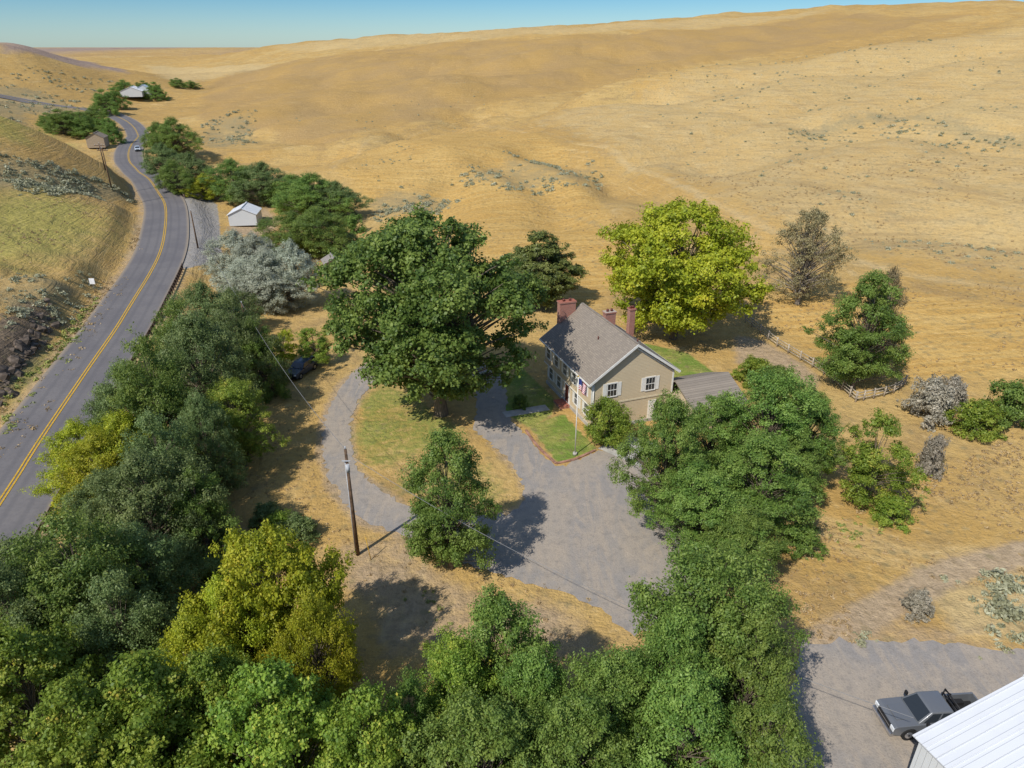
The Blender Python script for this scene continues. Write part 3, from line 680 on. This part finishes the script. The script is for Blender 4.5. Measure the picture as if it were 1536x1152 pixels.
# ------------------------------------------------------------------ house
HA = math.atan2(.34,.94); hs = empty('colonial_farmhouse', (7.57,61.2,0), HA)
E, RH, WX, LY = 5.6, 9.1, 9.9, 12.6
box('foundation', hs, (.6,.22,-.3), (9.62,12.38,.35), M_conc)
box('lower_walls', hs, (.72,.3,.35), (9.55,12.3,2.85), M_sid)
prism('upper_walls', hs, [(.35,2.85),(9.55,2.85),(9.55,E-.02),(4.95,RH-.3),(.35,E-.02)], .27, 12.33, M_sid)
sl = (RH-E)/(WX/2)
for k, sgn in enumerate((-1,1)):
    x0 = 4.95; x1 = 4.95+sgn*5.05; z1 = RH-5.05*sl
    prism('roof_slope_%d'%(k+1), hs, [(x0,RH),(x1,z1),(x1,z1-.16),(x0,RH-.17)], -.12, LY+.12, M_roof)
    for kk, (ya, yb) in enumerate(((-.17,-.123),(LY+.123,LY+.17))):
        prism('rake_%d_%d'%(k,kk), hs, [(x0,RH-.02),(x1,z1-.02),(x1,z1-.30),(x0,RH-.30)], ya, yb, M_white)
        prism('frieze_%d_%d'%(k,kk), hs, [(x0,RH-.42),(x1-sgn*.5,z1-.1),(x1-sgn*.5,z1-.26),(x0,RH-.62)], .22 if kk==0 else 12.34, .262 if kk==0 else 12.38, M_white)
    box('gutter_%d'%(k+1), hs, (x1+(-.1 if sgn<0 else .003), -.17, z1-.2), (x1+(-.003 if sgn<0 else .1), LY+.17, z1-.06), M_white)
    box('corner_board_%d'%(k+1), hs, (.32 if sgn<0 else 9.42, .24, 2.85), (.5 if sgn<0 else 9.6, .266, E-.1), M_white)
box('ridge_cap', hs, (4.83,-.12,RH-.03), (5.07,LY+.12,RH+.03), M_roof)
box('belt_front', hs, (.30,.26,2.74), (.72,12.34,2.85), M_white)
box('belt_gable', hs, (.35,.235,2.80), (9.58,.268,2.98), M_cream)
cyl('downspout', hs, (.55,.2,.2), (.55,.2,5.3), .045,.045, M_white, 8)
for i, (vx, vy) in enumerate(((3.2,5.),(6.8,3.2))):
    zz = RH-abs(vx-4.95)*sl; cyl('vent_pipe_%d'%i, hs, (vx,vy,zz-.1), (vx,vy,zz+.35), .06,.06, M_door, 8)
def window(par, name, axis, pos, c, zc, w, h, shut=True, dirn=-1):
    def bx(nm, a0, a1, z0, z1, d0, d1, m):
        d0, d1 = pos+dirn*d0, pos+dirn*d1; d0, d1 = min(d0,d1), max(d0,d1)
        if axis == 'y': box(nm, par, (a0,d0,z0), (a1,d1,z1), m)
        else: box(nm, par, (d0,a0,z0), (d1,a1,z1), m)
    bx(name+'_glass', c-w/2, c+w/2, zc-h/2, zc+h/2, .0, .03, M_glass)
    t = .09
    bx(name+'_top', c-w/2-t, c+w/2+t, zc+h/2, zc+h/2+t*1.5, 0, .07, M_white); bx(name+'_sill', c-w/2-t, c+w/2+t, zc-h/2-t, zc-h/2, 0, .09, M_white)
    bx(name+'_l', c-w/2-t, c-w/2, zc-h/2, zc+h/2, 0, .06, M_white); bx(name+'_r', c+w/2, c+w/2+t, zc-h/2, zc+h/2, 0, .06, M_white)
    bx(name+'_mid', c-w/2, c+w/2, zc-.03, zc+.03, .03, .055, M_white)
    for q in (-w/6, w/6): bx(name+'_m', c+q-.012, c+q+.012, zc-h/2, zc+h/2, .031, .045, M_white)
    if shut:
        bx(name+'_shutter_l', c-w/2-t-.42, c-w/2-t-.03, zc-h/2-.05, zc+h/2+.08, 0, .05, M_white)
        bx(name+'_shutter_r', c+w/2+t+.03, c+w/2+t+.42, zc-h/2-.05, zc+h/2+.08, 0, .05, M_white)
window(hs,'w1','y',.27,2.6,4.35,1.0,1.35); window(hs,'w2','y',.27,6.9,4.35,1.0,1.35)
window(hs,'w4','y',.3,2.4,1.75,1.0,1.3)
box('side_door', hs, (6.9,.24,.35), (7.8,.297,2.4), M_white)
for i, c in enumerate((1.9,4.3,6.6,8.9,11.1)): window(hs,'uf%d'%i,'x',.35,c,4.3,.85,1.3)
for i, c in enumerate((1.9,4.3,8.9,11.1)): window(hs,'lf%d'%i,'x',.72,c,1.75,.9,1.4)
box('front_door', hs, (.66,6.15,.35), (.717,7.1,2.45), M_door); box('door_surround_l', hs, (.60,5.9,.35), (.716,6.147,2.5), M_white); box('door_surround_r', hs, (.60,7.103,.35), (.716,7.35,2.5), M_white)
box('door_head', hs, (.52,5.85,2.503), (.716,7.4,2.72), M_white); box('door_step', hs, (-.5,5.7,0.0), (.597,7.55,.3), M_brick)
def chimney(nm, x0, x1, y0, y1, z0, z1):
    box(nm, hs, (x0,y0,z0), (x1,y1,z1), M_brick); box(nm+'_corbel', hs, (x0-.07,y0-.07,z1), (x1+.07,y1+.07,z1+.16), M_brick)
    for k in (0,1):
        cx = x0+(x1-x0)*(.3+.4*k); cyl(nm+'_flue%d'%k, hs, (cx,(y0+y1)/2,z1+.16), (cx,(y0+y1)/2,z1+.42), .14, .13, M_door)
chimney('chimney_1', 2.1,4.0,12.35,13.15,0,9.4); chimney('chimney_2', 5.3,6.5,7.6,8.3,7.,9.45); chimney('chimney_3', 8.5,9.15,8.1,8.7,5,9.3)
box('wing_walls', hs, (9.56,-3.6,0), (15.6,3.4,2.7), M_sid)
wz = 4.4
for k, sgn in enumerate((-1,1)):
    prism('wing_roof_%d'%k, hs, [(-.1,wz),(-.1+sgn*3.8,2.7),(-.1+sgn*3.8,2.55),(-.1,wz-.16)], 9.6, 16, M_roof, 'yz')
prism('wing_gable', hs, [(-3.6,2.7),(3.4,2.7),(-.1,4.2)], 15.3, 15.58, M_sid, 'yz')
window(hs,'wg1','y',-3.6,11.4,1.6,1.1,1.1,False); window(hs,'wg2','y',-3.6,13.9,1.6,1.1,1.1,False)
kb = empty('brick_kerb'); KP = [G(*p)[:2] for p in [(789,646),(798,660),(812,676),(834,696),(862,690),(893,676)]]
for i in range(len(KP)-1):
    a = Vector((*KP[i],.0)); b = Vector((*KP[i+1],.0)); d = b-a
    o = box('course_%d'%i, kb, (-d.length/2,-.12,0.), (d.length/2,.12,.14), M_kerb, .02); o.location = (a+b)/2; o.rotation_euler = (0,0,math.atan2(d.y,d.x))
for q, cc in (((9.3,58.9),(.05,.16,.09)),((10.1,59.2),(.35,.05,.04))):
    e = empty('wheelie_bin', (q[0],q[1],.04), .3); mb = simple('bin_plastic', cc, .5)
    prism('body', e, [(-.25,.08),(.25,.08),(.31,.95),(-.31,.95)], -.3, .3, mb, bev=.02); box('lid', e, (-.34,-.34,.953), (.34,.34,1.03), mb, .02); cyl('axle', e, (-.3,.26,.1),(.3,.26,.1),.1,.1, M_door, 10)
# flagpole
fp = empty('flagpole', (6.0,57.2,0)); cyl('pole', fp, (0,0,0), (0,0,8.2), .06,.035, M_white); cyl('base', fp, (0,0,0), (0,0,.25), .22,.2, M_conc)
bm = bmesh.new(); bmesh.ops.create_uvsphere(bm, u_segments=12, v_segments=8, radius=.08)
me = bpy.data.meshes.new('finial'); bm.to_mesh(me); bm.free(); me.materials.append(M_yel); o = link(bpy.data.objects.new('finial', me), fp); o.location = (0,0,8.25)
M_red = simple('flag_red', (.45,.03,.04)); M_blue = simple('flag_blue', (.03,.05,.2)); M_fw = simple('flag_white', (.8,.8,.8))
def flagmesh():
    V = []; F = []; mi = []; NX, NZ = 16, 13
    for i in range(NX+1):
        for j in range(NZ+1):
            t = i/NX; x = .05+.75*t+.08*math.sin(t*9); y = .13*math.sin(t*14+j*.12)*min(1,t*3); z = 8.0-1.1*j/NZ-.85*t**1.5
            V.append((x, y, z))
    for i in range(NX):
        for j in range(NZ):
            a = i*(NZ+1)+j; F.append((a,a+1,a+NZ+2,a+NZ+1)); mi.append(2 if (i < 7 and j < 7) else (0 if j%2 == 0 else 1))
    me = bpy.data.meshes.new('flag'); me.from_pydata(V, [], F)
    for m in (M_red, M_fw, M_blue): me.materials.append(m)
    me.polygons.foreach_set('material_index', mi); return me
link(bpy.data.objects.new('flag', flagmesh()), fp)
# ------------------------------------------------------------------ metal building + sheds
def ribbed(name, c, ax=0, pitch=.3):
    m, nt = newmat(name); P = nd(nt, 'ShaderNodeTexCoord').outputs['Object']
    s = nd(nt, 'ShaderNodeSeparateXYZ', {0: P}); fr = mth(nt, 'FRACT', mth(nt, 'DIVIDE', s.outputs[ax], pitch)); r = sm(nt, mth(nt, 'ABSOLUTE', mth(nt, 'SUBTRACT', fr, .5)), .42, .5)
    a = noise(nt, P, .7, 4.); cc = mixc(nt, sm(nt, a, .4, .7, 0, .3), c, tuple(q*.85 for q in c)); cc = mixc(nt, mth(nt,'MULTIPLY',r,.25), cc, tuple(q*.6 for q in c))
    out(nt, pbsdf(nt, cc, .4, .4, bump=r, bs=.5, bd=.04)); return m
M_mr = ribbed('white_metal_roof', (.66,.67,.68), 1, .4); M_mw = ribbed('white_metal_wall', (.62,.63,.62), 1, .3)
def shed(name, loc, rz, w, l, eh, rh, mr, mw, dark=False):
    e = empty(name, loc, rz)
    prism('walls', e, [(0.1,0),(w-.1,0),(w-.1,eh-.05),(w/2,rh-.1),(0.1,eh-.05)], -l+.1, -.1, mw)
    for k, s in enumerate((0,1)):
        xe = -.15 if s == 0 else w+.15; ze = eh-.15*(rh-eh)/(w/2)
        prism('roof_%d'%k, e, [(w/2,rh),(xe,ze),(xe,ze-.06),(w/2,rh-.06)], -l-.15, .15, mr)
        n_ = int(l/.6)
        for i in range(n_+1):
            yy = -l+i*.6
            prism('seam_%d_%d'%(k,i), e, [(w/2,rh+.04),(xe,ze+.04),(xe,ze+.002),(w/2,rh+.002)], yy-.02, yy+.02, mr)
    box('ridge', e, (w/2-.15,-l-.16,rh+.042), (w/2+.15,.16,rh+.08), mr)
    box('door', e, (w*.3,-.098,0.), (w*.7,-.04,eh*.8), M_white if not dark else M_door)
    box('side_window', e, (.04,-l*.6,eh*.45), (.098,-l*.45,eh*.75), M_glass)
    return e
shed('metal_shop_building', (19.6,23.1,0), math.atan2(2.5,6.6), 14.2, 18, 5., 6.1, M_mr, M_mw)
x, y, z = G(331,338); shed('white_shed', (x+1,y+6.5,z-.1), .15, 6.2, 7, 2.5, 3.9, M_mr, M_mw)
x, y, z = G(484,405); shed('wooden_shed', (x,y,z), .4, 3.4, 3.4, 2., 2.9, simple('old_roof',(.3,.27,.24)), simple('old_wood',(.25,.2,.15)), True)
M_bmr = simple('blue_grey_roof', (.42,.50,.56), .4)
for u, v, w_ in [(188,142,13),(208,140,10),(138,217,6)]:
    x, y, z = G(u, v); shed('distant_house', (x,y,z-.3), .3, w_, w_*1.3, 3.4, 6 if w_ > 8 else 5, (M_bmr if w_ < 13 else M_mr) if w_>8 else M_roof, M_mw if w_>8 else simple('tan_wall',(.35,.28,.2)))
# ------------------------------------------------------------------ fence, guardrail, poles, signs
M_wood = simple('weathered_wood', (.42,.36,.28), .9, .1, var=.4, scale=4)
def fence(name, px):
    e = empty(name); P = crom([G(u,v)[:2] for u,v in px], 2.4)
    z = H(P[:,0], P[:,1]); rr = random.Random(1)
    for i in range(len(P)):
        cyl('post_%d'%i, e, (P[i,0],P[i,1],z[i]-.1), (P[i,0]+rr.uniform(-.04,.04),P[i,1],z[i]+1.3), .1,.09, M_wood, 7)
        if i < len(P)-1:
            for k, h in enumerate((.4,.75,1.12)): cyl('rail_%d_%d'%(i,k), e, (P[i,0],P[i,1],z[i]+h+rr.uniform(-.04,.04)), (P[i+1,0],P[i+1,1],z[i+1]+h), .06,.055, M_wood, 5)
fence('split_rail_fence', [(1118,483),(1140,500),(1165,520),(1200,541),(1235,562),(1262,585),(1283,603)])
fence('split_rail_fence', [(1283,603),(1310,598),(1340,590),(1357,578)])
M_galv = simple('galvanised_steel', (.42,.40,.38), .45, .5, .6, var=.25, scale=2)
M_rust = simple('weathered_rail_steel', (.17,.125,.095), .7, .3, .2, var=.35, scale=2); M_dpost = simple('treated_post', (.09,.065,.05), .9, .1, var=.3)
def guardrail(y0, y1, off=5.0, name='guardrail'):
    T_ = np.gradient(RC, axis=0); T_ /= np.linalg.norm(T_, axis=1)[:,None]; N_ = np.stack([T_[:,1], -T_[:,0]], 1)
    k = np.where((RC[:,1] > y0) & (RC[:,1] < y1))[0]; P = RC[k]+N_[k]*off; Zz = RZ[k]; e = empty(name); nn = N_[k]
    prof = [(.0,.42),(.07,.49),(-.01,.58),(-.01,.62),(.07,.70),(0,.78),(-.03,.78),(-.03,.42)]
    V = []; F = []
    for i in range(len(P)):
        for a, h in prof: V.append((P[i,0]-nn[i,0]*(a+.14), P[i,1]-nn[i,1]*(a+.14), Zz[i]+h))
    m_ = len(prof)
    for i in range(len(P)-1):
        for j in range(m_): F.append((i*m_+j,i*m_+(j+1)%m_,(i+1)*m_+(j+1)%m_,(i+1)*m_+j))
    me = bpy.data.meshes.new('rail'); me.from_pydata(V, [], F); me.materials.append(M_rust)
    link(bpy.data.objects.new('rail', me), e)
    q = 0
    for i in range(len(P)-1):
        for f in (0,.5):
            x, y = P[i]*(1-f)+P[i+1]*f; z = Zz[i]*(1-f)+Zz[i+1]*f; box('post_%d'%q, e, (x-.1,y-.1,z-.5), (x+.1,y+.1,z+.80), M_dpost); q += 1
guardrail(20,118); guardrail(172,245)
M_pole = simple('creosote_pole', (.13,.085,.055), .9, .1, var=.4, scale=3); M_cer = simple('grey_metal', (.45,.46,.47), .5)
def pole(u, vb, vt, name='utility_pole', arm=False, r=.16):
    x, y, z = G(u, vb); d = ray(u, vt); h = CH+y*d[2]/d[1]-z; e = empty(name, (x,y,z))
    cyl('shaft', e, (0,0,-.2), (0,0,h), r, r*.65, M_pole, 12)
    cyl('insulator', e, (0,0,h), (0,0,h+.25), .05,.04, M_cer, 8)
    if arm: box('crossarm', e, (-1.2,-.06,h-.6), (1.2,.06,h-.45), M_pole); [cyl('pin_%d'%i, e, (q,0,h-.45), (q,0,h-.2), .05,.04, M_cer, 8) for i,q in enumerate((-1.1,-.5,.5,1.1))]
    return Vector((x,y,z+h)), e
pt, pe = pole(537,832,674)
h = pt.z; cyl('transformer_can', pe, (.1,-.28,h-1.7), (.1,-.28,h-1.1), .13,.13, M_cer); box('bracket', pe, (-.3,-.2,h-.9), (.3,-.14,h-.82), M_cer); cyl('cable_riser', pe, (-.16,-.05,.3), (-.12,-.03,h-1.), .035,.035, M_cer, 6)
cyl('guy_guard', pe, (1.1,-.6,0), (.85,-.46,2.), .03,.03, M_yel, 6)
p2, _ = pole(381,560,455); p3, _ = pole(297,372,316); p4, _ = pole(168,285,222,arm=True); p5, _ = pole(158,255,215,arm=True)
M_wire = simple('wire', (.20,.20,.20), .6)
def wire(name, a, b, sag, r=.02):
    P = []
    for i in range(25):
        t = i/24; q = a.lerp(b, t); P.append((q.x, q.y, q.z-4*sag*t*(1-t)))
    v, f = tube(P, [r]*25, 4); link(bpy.data.objects.new(name, np_mesh(name, v, f, [M_wire])))
wire('power_line', pt+Vector((0,0,-.3)), Vector((20,24.2,4.9)), 1.6); wire('power_line', pt+Vector((0,0,0)), p2, 1.)
wire('power_line', p2, p3, 1.2); wire('power_line', p4, p5, .6)
x, y, z = G(143,440); sg = empty('road_sign', (x,y,z)); cyl('post', sg, (0,0,0),(0,0,2.3),.05,.05,M_galv,8); box('panel', sg, (-.4,-.06,1.5),(.4,-.052,2.4), M_fw); box('panel_rim', sg, (-.43,-.05,1.47),(.43,-.045,2.43), M_galv)
# ------------------------------------------------------------------ vehicles
def paint(name, c):
    m, nt = newmat(name); P = nd(nt, 'ShaderNodeTexCoord').outputs['Object']; a = noise(nt, P, 2., 3.)
    p = nd(nt, 'ShaderNodeBsdfPrincipled', {'Base Color': mixc(nt, sm(nt,a,.3,.7,0,.3), c, tuple(q*.8+.02 for q in c)), 'Roughness': .33, 'Metallic': .2, 'Coat Weight': .5})
    out(nt, p.outputs[0]); return m
M_tire = simple('tyre', (.02,.02,.02), .9); M_rim = simple('alloy', (.5,.5,.52), .3, .5, .8); M_blk = simple('black_plastic', (.02,.02,.022), .6); M_chr = simple('chrome', (.6,.6,.62), .2, .5, .9)
M_lamp = simple('headlamp', (.75,.78,.8), .15, .6); M_tail = simple('tail_lamp', (.4,.02,.02), .2, .6)
def arch(cx, r, z0, n_=9): return [(cx+r*math.cos(a), z0+r*math.sin(a)) for a in np.linspace(0, math.pi, n_)]
def wheels(e, xs_, tw, r=.41):
    for i, x_ in enumerate(xs_):
        for j, s in enumerate((-1,1)):
            cyl('tyre_%d%d'%(i,j), e, (x_,s*(tw-.27),r), (x_,s*tw,r), r, r, M_tire, 24)
            cyl('rim_%d%d'%(i,j), e, (x_,s*(tw-.02),r), (x_,s*(tw+.012),r), r*.62, r*.55, M_rim, 12)
            cyl('hub_%d%d'%(i,j), e, (x_,s*(tw+.012),r), (x_,s*(tw+.03),r), r*.18, r*.15, M_blk, 8)
def greenhouse(e, xf, xr, tf, trr, zb, zt, wb, wt, body, names='cab', split=1):
    bm = bmesh.new(); b = [(xf,wb),(xf,-wb),(xr,-wb),(xr,wb)]; t = [(tf,wt),(tf,-wt),(trr,-wt),(trr,wt)]
    Bv = [bm.verts.new((p[0],p[1],zb)) for p in b]; Tv = [bm.verts.new((p[0],p[1],zt)) for p in t]
    bm.faces.new(Bv[::-1]); bm.faces.new(Tv)
    for i in range(4): bm.faces.new((Bv[i],Bv[(i+1)%4],Tv[(i+1)%4],Tv[i]))
    bmesh.ops.recalc_face_normals(bm, faces=bm.faces); bmesh.ops.bevel(bm, geom=bm.edges[:], offset=.06, segments=2, affect='EDGES', profile=.6)
    me = bpy.data.meshes.new(names); bm.to_mesh(me); bm.free(); me.materials.append(body)
    for p in me.polygons: p.use_smooth = True
    link(bpy.data.objects.new(names, me), e)
    def pane(nm, A_, B_, C_, D_, m0, m1, s0, s1):
        A_, B_, C_, D_ = map(Vector, (A_,B_,C_,D_)); nrm = (B_-A_).cross(D_-A_).normalized()
        def q(s,t): return (A_.lerp(B_,s)).lerp(D_.lerp(C_,s),t)+nrm*.012
        pts = [q(s0,m0),q(s1,m0),q(s1,m1),q(s0,m1)]; quad(nm, e, [tuple(p) for p in pts], M_glass)
    pane('windscreen',(xf,-wb,zb),(xf,wb,zb),(tf,wt,zt),(tf,-wt,zt),.08,.9,.07,.93)
    pane('rear_glass',(xr,wb,zb),(xr,-wb,zb),(trr,-wt,zt),(trr,wt,zt),.15,.88,.1,.9)
    seg = [(.1,.47),(.53,.93)] if split == 1 else [(.08,.36),(.40,.66),(.70,.94)]
    for i, (s0, s1) in enumerate(seg):
        pane('side_glass_r%d'%i,(xr,-wb,zb),(xf,-wb,zb),(tf,-wt,zt),(trr,-wt,zt),.12,.88,s0,s1)
        pane('side_glass_l%d'%i,(xf,wb,zb),(xr,wb,zb),(trr,wt,zt),(tf,wt,zt),.12,.88,s0,s1)
def pickup(loc, rz, c, name='pickup_truck'):
    e = empty(name, loc, rz); Bm = paint('truck_paint', c)
    prof = [(2.78,.5),(2.86,.75),(2.82,1.02),(2.66,1.13),(1.35,1.22),(-.72,1.24)]
    front = [(-.72,.42)]+[(p[0],p[1]) for p in arch(1.85,.5,.42)[::-1]]+prof
    prism('front_body', e, front, -.96, .96, Bm, bev=.035)
    box('hood_bulge', e, (1.5,-.5,1.14),(2.5,.5,1.21), Bm, .03)
    bedp = [(-2.85,.5)]+arch(-1.75,.5,.42)[::-1]+[(-.74,.42),(-.74,1.26),(-2.85,1.28)]
    for s in (-1,1): prism('bed_side_%d'%s, e, bedp, s*.96, s*.84, Bm, bev=.02)
    box('bed_floor', e, (-2.8,-.838,.62), (-.76,.838,.7), M_blk); box('tailgate', e, (-2.87,-.838,.55), (-2.79,.838,1.26), Bm, .015); box('bed_front', e, (-.80,-.838,.7), (-.745,.838,1.26), Bm)
    box('wheel_house_l', e, (-2.2,.55,.702), (-1.3,.836,.95), M_blk, .03); box('wheel_house_r', e, (-2.2,-.836,.702), (-1.3,-.55,.95), M_blk, .03)
    greenhouse(e, 1.5,-.68,.72,-.5,1.2,1.86,.9,.72, Bm)
    box('grille', e, (2.83,-.6,.68), (2.885,.6,1.0), M_blk); box('grille_bar', e, (2.885,-.6,.83), (2.90,.6,.87), M_chr)
    box('front_bumper', e, (2.75,-.95,.42), (2.98,.95,.64), M_chr, .04); box('rear_bumper', e, (-3.0,-.92,.45), (-2.875,.92,.66), M_chr, .03)
    for s in (-1,1):
        box('headlamp_%d'%s, e, (2.70,s*.79-.16,.76), (2.875,s*.79+.16,1.02), M_lamp, .03); box('tail_%d'%s, e, (-2.885,s*.89-.06,.85), (-2.84,s*.89+.06,1.2), M_tail)
        box('mirror_%d'%s, e, (1.0,s*1.08-.1,1.25), (1.12,s*1.08+.1,1.5), M_blk, .03); box('handle_%d'%s, e, (-.1,s*.975-.012,1.02), (.12,s*.975+.012,1.06), M_chr)
        box('running_board_%d'%s, e, (-.6,s*.99-.08,.36), (1.25,s*.99+.08,.41), M_blk)
        box('door_gap_%d'%s, e, (.35,s*.962-.003,.5), (.37,s*.962+.003,1.2), M_blk)
        cyl('rack_post_%d'%s, e, (-.9,s*.8,1.27), (-.9,s*.72,1.92), .04,.04, M_blk); cyl('rack_leg_%d'%s, e, (-1.5,s*.86,1.28), (-.9,s*.76,1.8), .035,.035, M_blk)
    cyl('rack_bar', e, (-.9,-.74,1.92), (-.9,.74,1.92), .045,.045, M_blk); cyl('rack_bar2', e, (-.9,-.78,1.6), (-.9,.78,1.6), .03,.03, M_blk)
    box('underbody', e, (-2.7,-.8,.3), (2.6,.8,.5), M_blk); wheels(e, (1.85,-1.75), .95)
def suv(loc, rz, c, name='parked_suv', l=2.3):
    e = empty(name, loc, rz); Bm = paint('car_paint', c)
    front = [(-l,.4)]+arch(-l+.85,.42,.36)[::-1]+arch(l-.9,.42,.36)[::-1]+[(l-.05,.4),(l,.7),(l-.1,.92),(.9,1.05),(-l+.02,1.08)]
    prism('body', e, front, -.9, .9, Bm, bev=.04); greenhouse(e, 1.0,-l+.08,.35,-l+.4,1.04,1.62,.85,.68, Bm, split=2)
    box('front_bumper', e, (l-.1,-.85,.36),(l+.08,.85,.56), M_blk,.03); box('grille', e, (l-.02,-.45,.62),(l+.02,.45,.82), M_blk)
    for s in (-1,1): box('headlamp_%d'%s, e, (l-.12,s*.7-.14,.68),(l+.015,s*.7+.14,.86), M_lamp,.02); box('tail_%d'%s, e,(-l-.02,s*.8-.07,.7),(-l+.06,s*.8+.07,1.0),M_tail); box('mirror_%d'%s, e,(.75,s*.98-.08,1.06),(.87,s*.98+.08,1.22), M_blk,.02)
    box('underbody', e, (-l+.15,-.75,.25),(l-.15,.75,.42), M_blk); wheels(e, (l-.9,-l+.85), .89, .36)
pickup((23.9,27.7,.035), math.pi+.06, (.155,.165,.18))
x, y, z = G(453,560); suv((x,y,z), -1.9, (.03,.05,.10))
x, y, z = G(207,227); suv((x,y,z+.15), -1.1, (.6,.65,.7), 'road_car')
x, y, z = G(372,336); suv((x,y,z), .1, (.02,.12,.13), 'parked_car')
M_bb = simple('blue_plastic', (.03,.28,.42), .4)
for q in ((18.6,22.9),(18.9,22.1),(18.7,23.8)):
    e = empty('water_barrel', (q[0],q[1],.035)); cyl('drum', e, (0,0,0),(0,0,.9),.29,.29,M_bb,20)
    for i, h_ in enumerate((.02,.3,.6,.86)): cyl('ring_%d'%i, e, (0,0,h_),(0,0,h_+.04),.31,.31,M_bb,20)
    cyl('lid', e, (0,0,.9),(0,0,.93),.26,.25,M_fw,20)
# ------------------------------------------------------------------ light, world, camera
SE, SAZ = 47., (.62,.785)
d = Vector((SAZ[0]*math.cos(math.radians(SE)), SAZ[1]*math.cos(math.radians(SE)), -math.sin(math.radians(SE))))
L = bpy.data.lights.new('sun', 'SUN'); L.energy = 4.5; L.angle = math.radians(.5); L.color = (1.,.955,.88)
o = link(bpy.data.objects.new('sun', L)); o.rotation_euler = d.to_track_quat('-Z','Y').to_euler(); o.location = (0,0,100)
w = bpy.data.worlds.new('World'); scene.world = w; w.use_nodes = True; nt = w.node_tree; nt.nodes.clear()
sk = nd(nt, 'ShaderNodeTexSky', sky_type='NISHITA', sun_disc=False, sun_elevation=math.radians(SE), sun_rotation=math.radians(218.3), altitude=600., air_density=1.0, dust_density=0.3, ozone_density=3.0)
gz = nd(nt, 'ShaderNodeSeparateXYZ', {0: nd(nt, 'ShaderNodeTexCoord').outputs['Generated']}).outputs[2]
tint = mixc(nt, sm(nt, gz, 0., .10), (.46,.60,.72), (.17,.42,.62)); tint = mixc(nt, sm(nt, gz, .10, .45), tint, (1.25,1.15,1.08))
tc = mixc(nt, 1., sk.outputs[0], tint, 'MULTIPLY')
bg = nd(nt, 'ShaderNodeBackground', {'Color': tc, 'Strength': .15}); nd(nt, 'ShaderNodeOutputWorld', {'Surface': bg.outputs[0]})
cam = bpy.data.cameras.new('camera'); cam.sensor_width = 36; cam.lens = F/1536*36; cam.clip_start = .5; cam.clip_end = 40000
co = link(bpy.data.objects.new('camera', cam)); co.location = (0,0,CH); co.rotation_euler = (math.pi/2-PITCH, 0, 0)
scene.camera = co
scene.view_settings.view_transform = 'Standard'; scene.view_settings.look = 'None'; scene.view_settings.exposure = 0
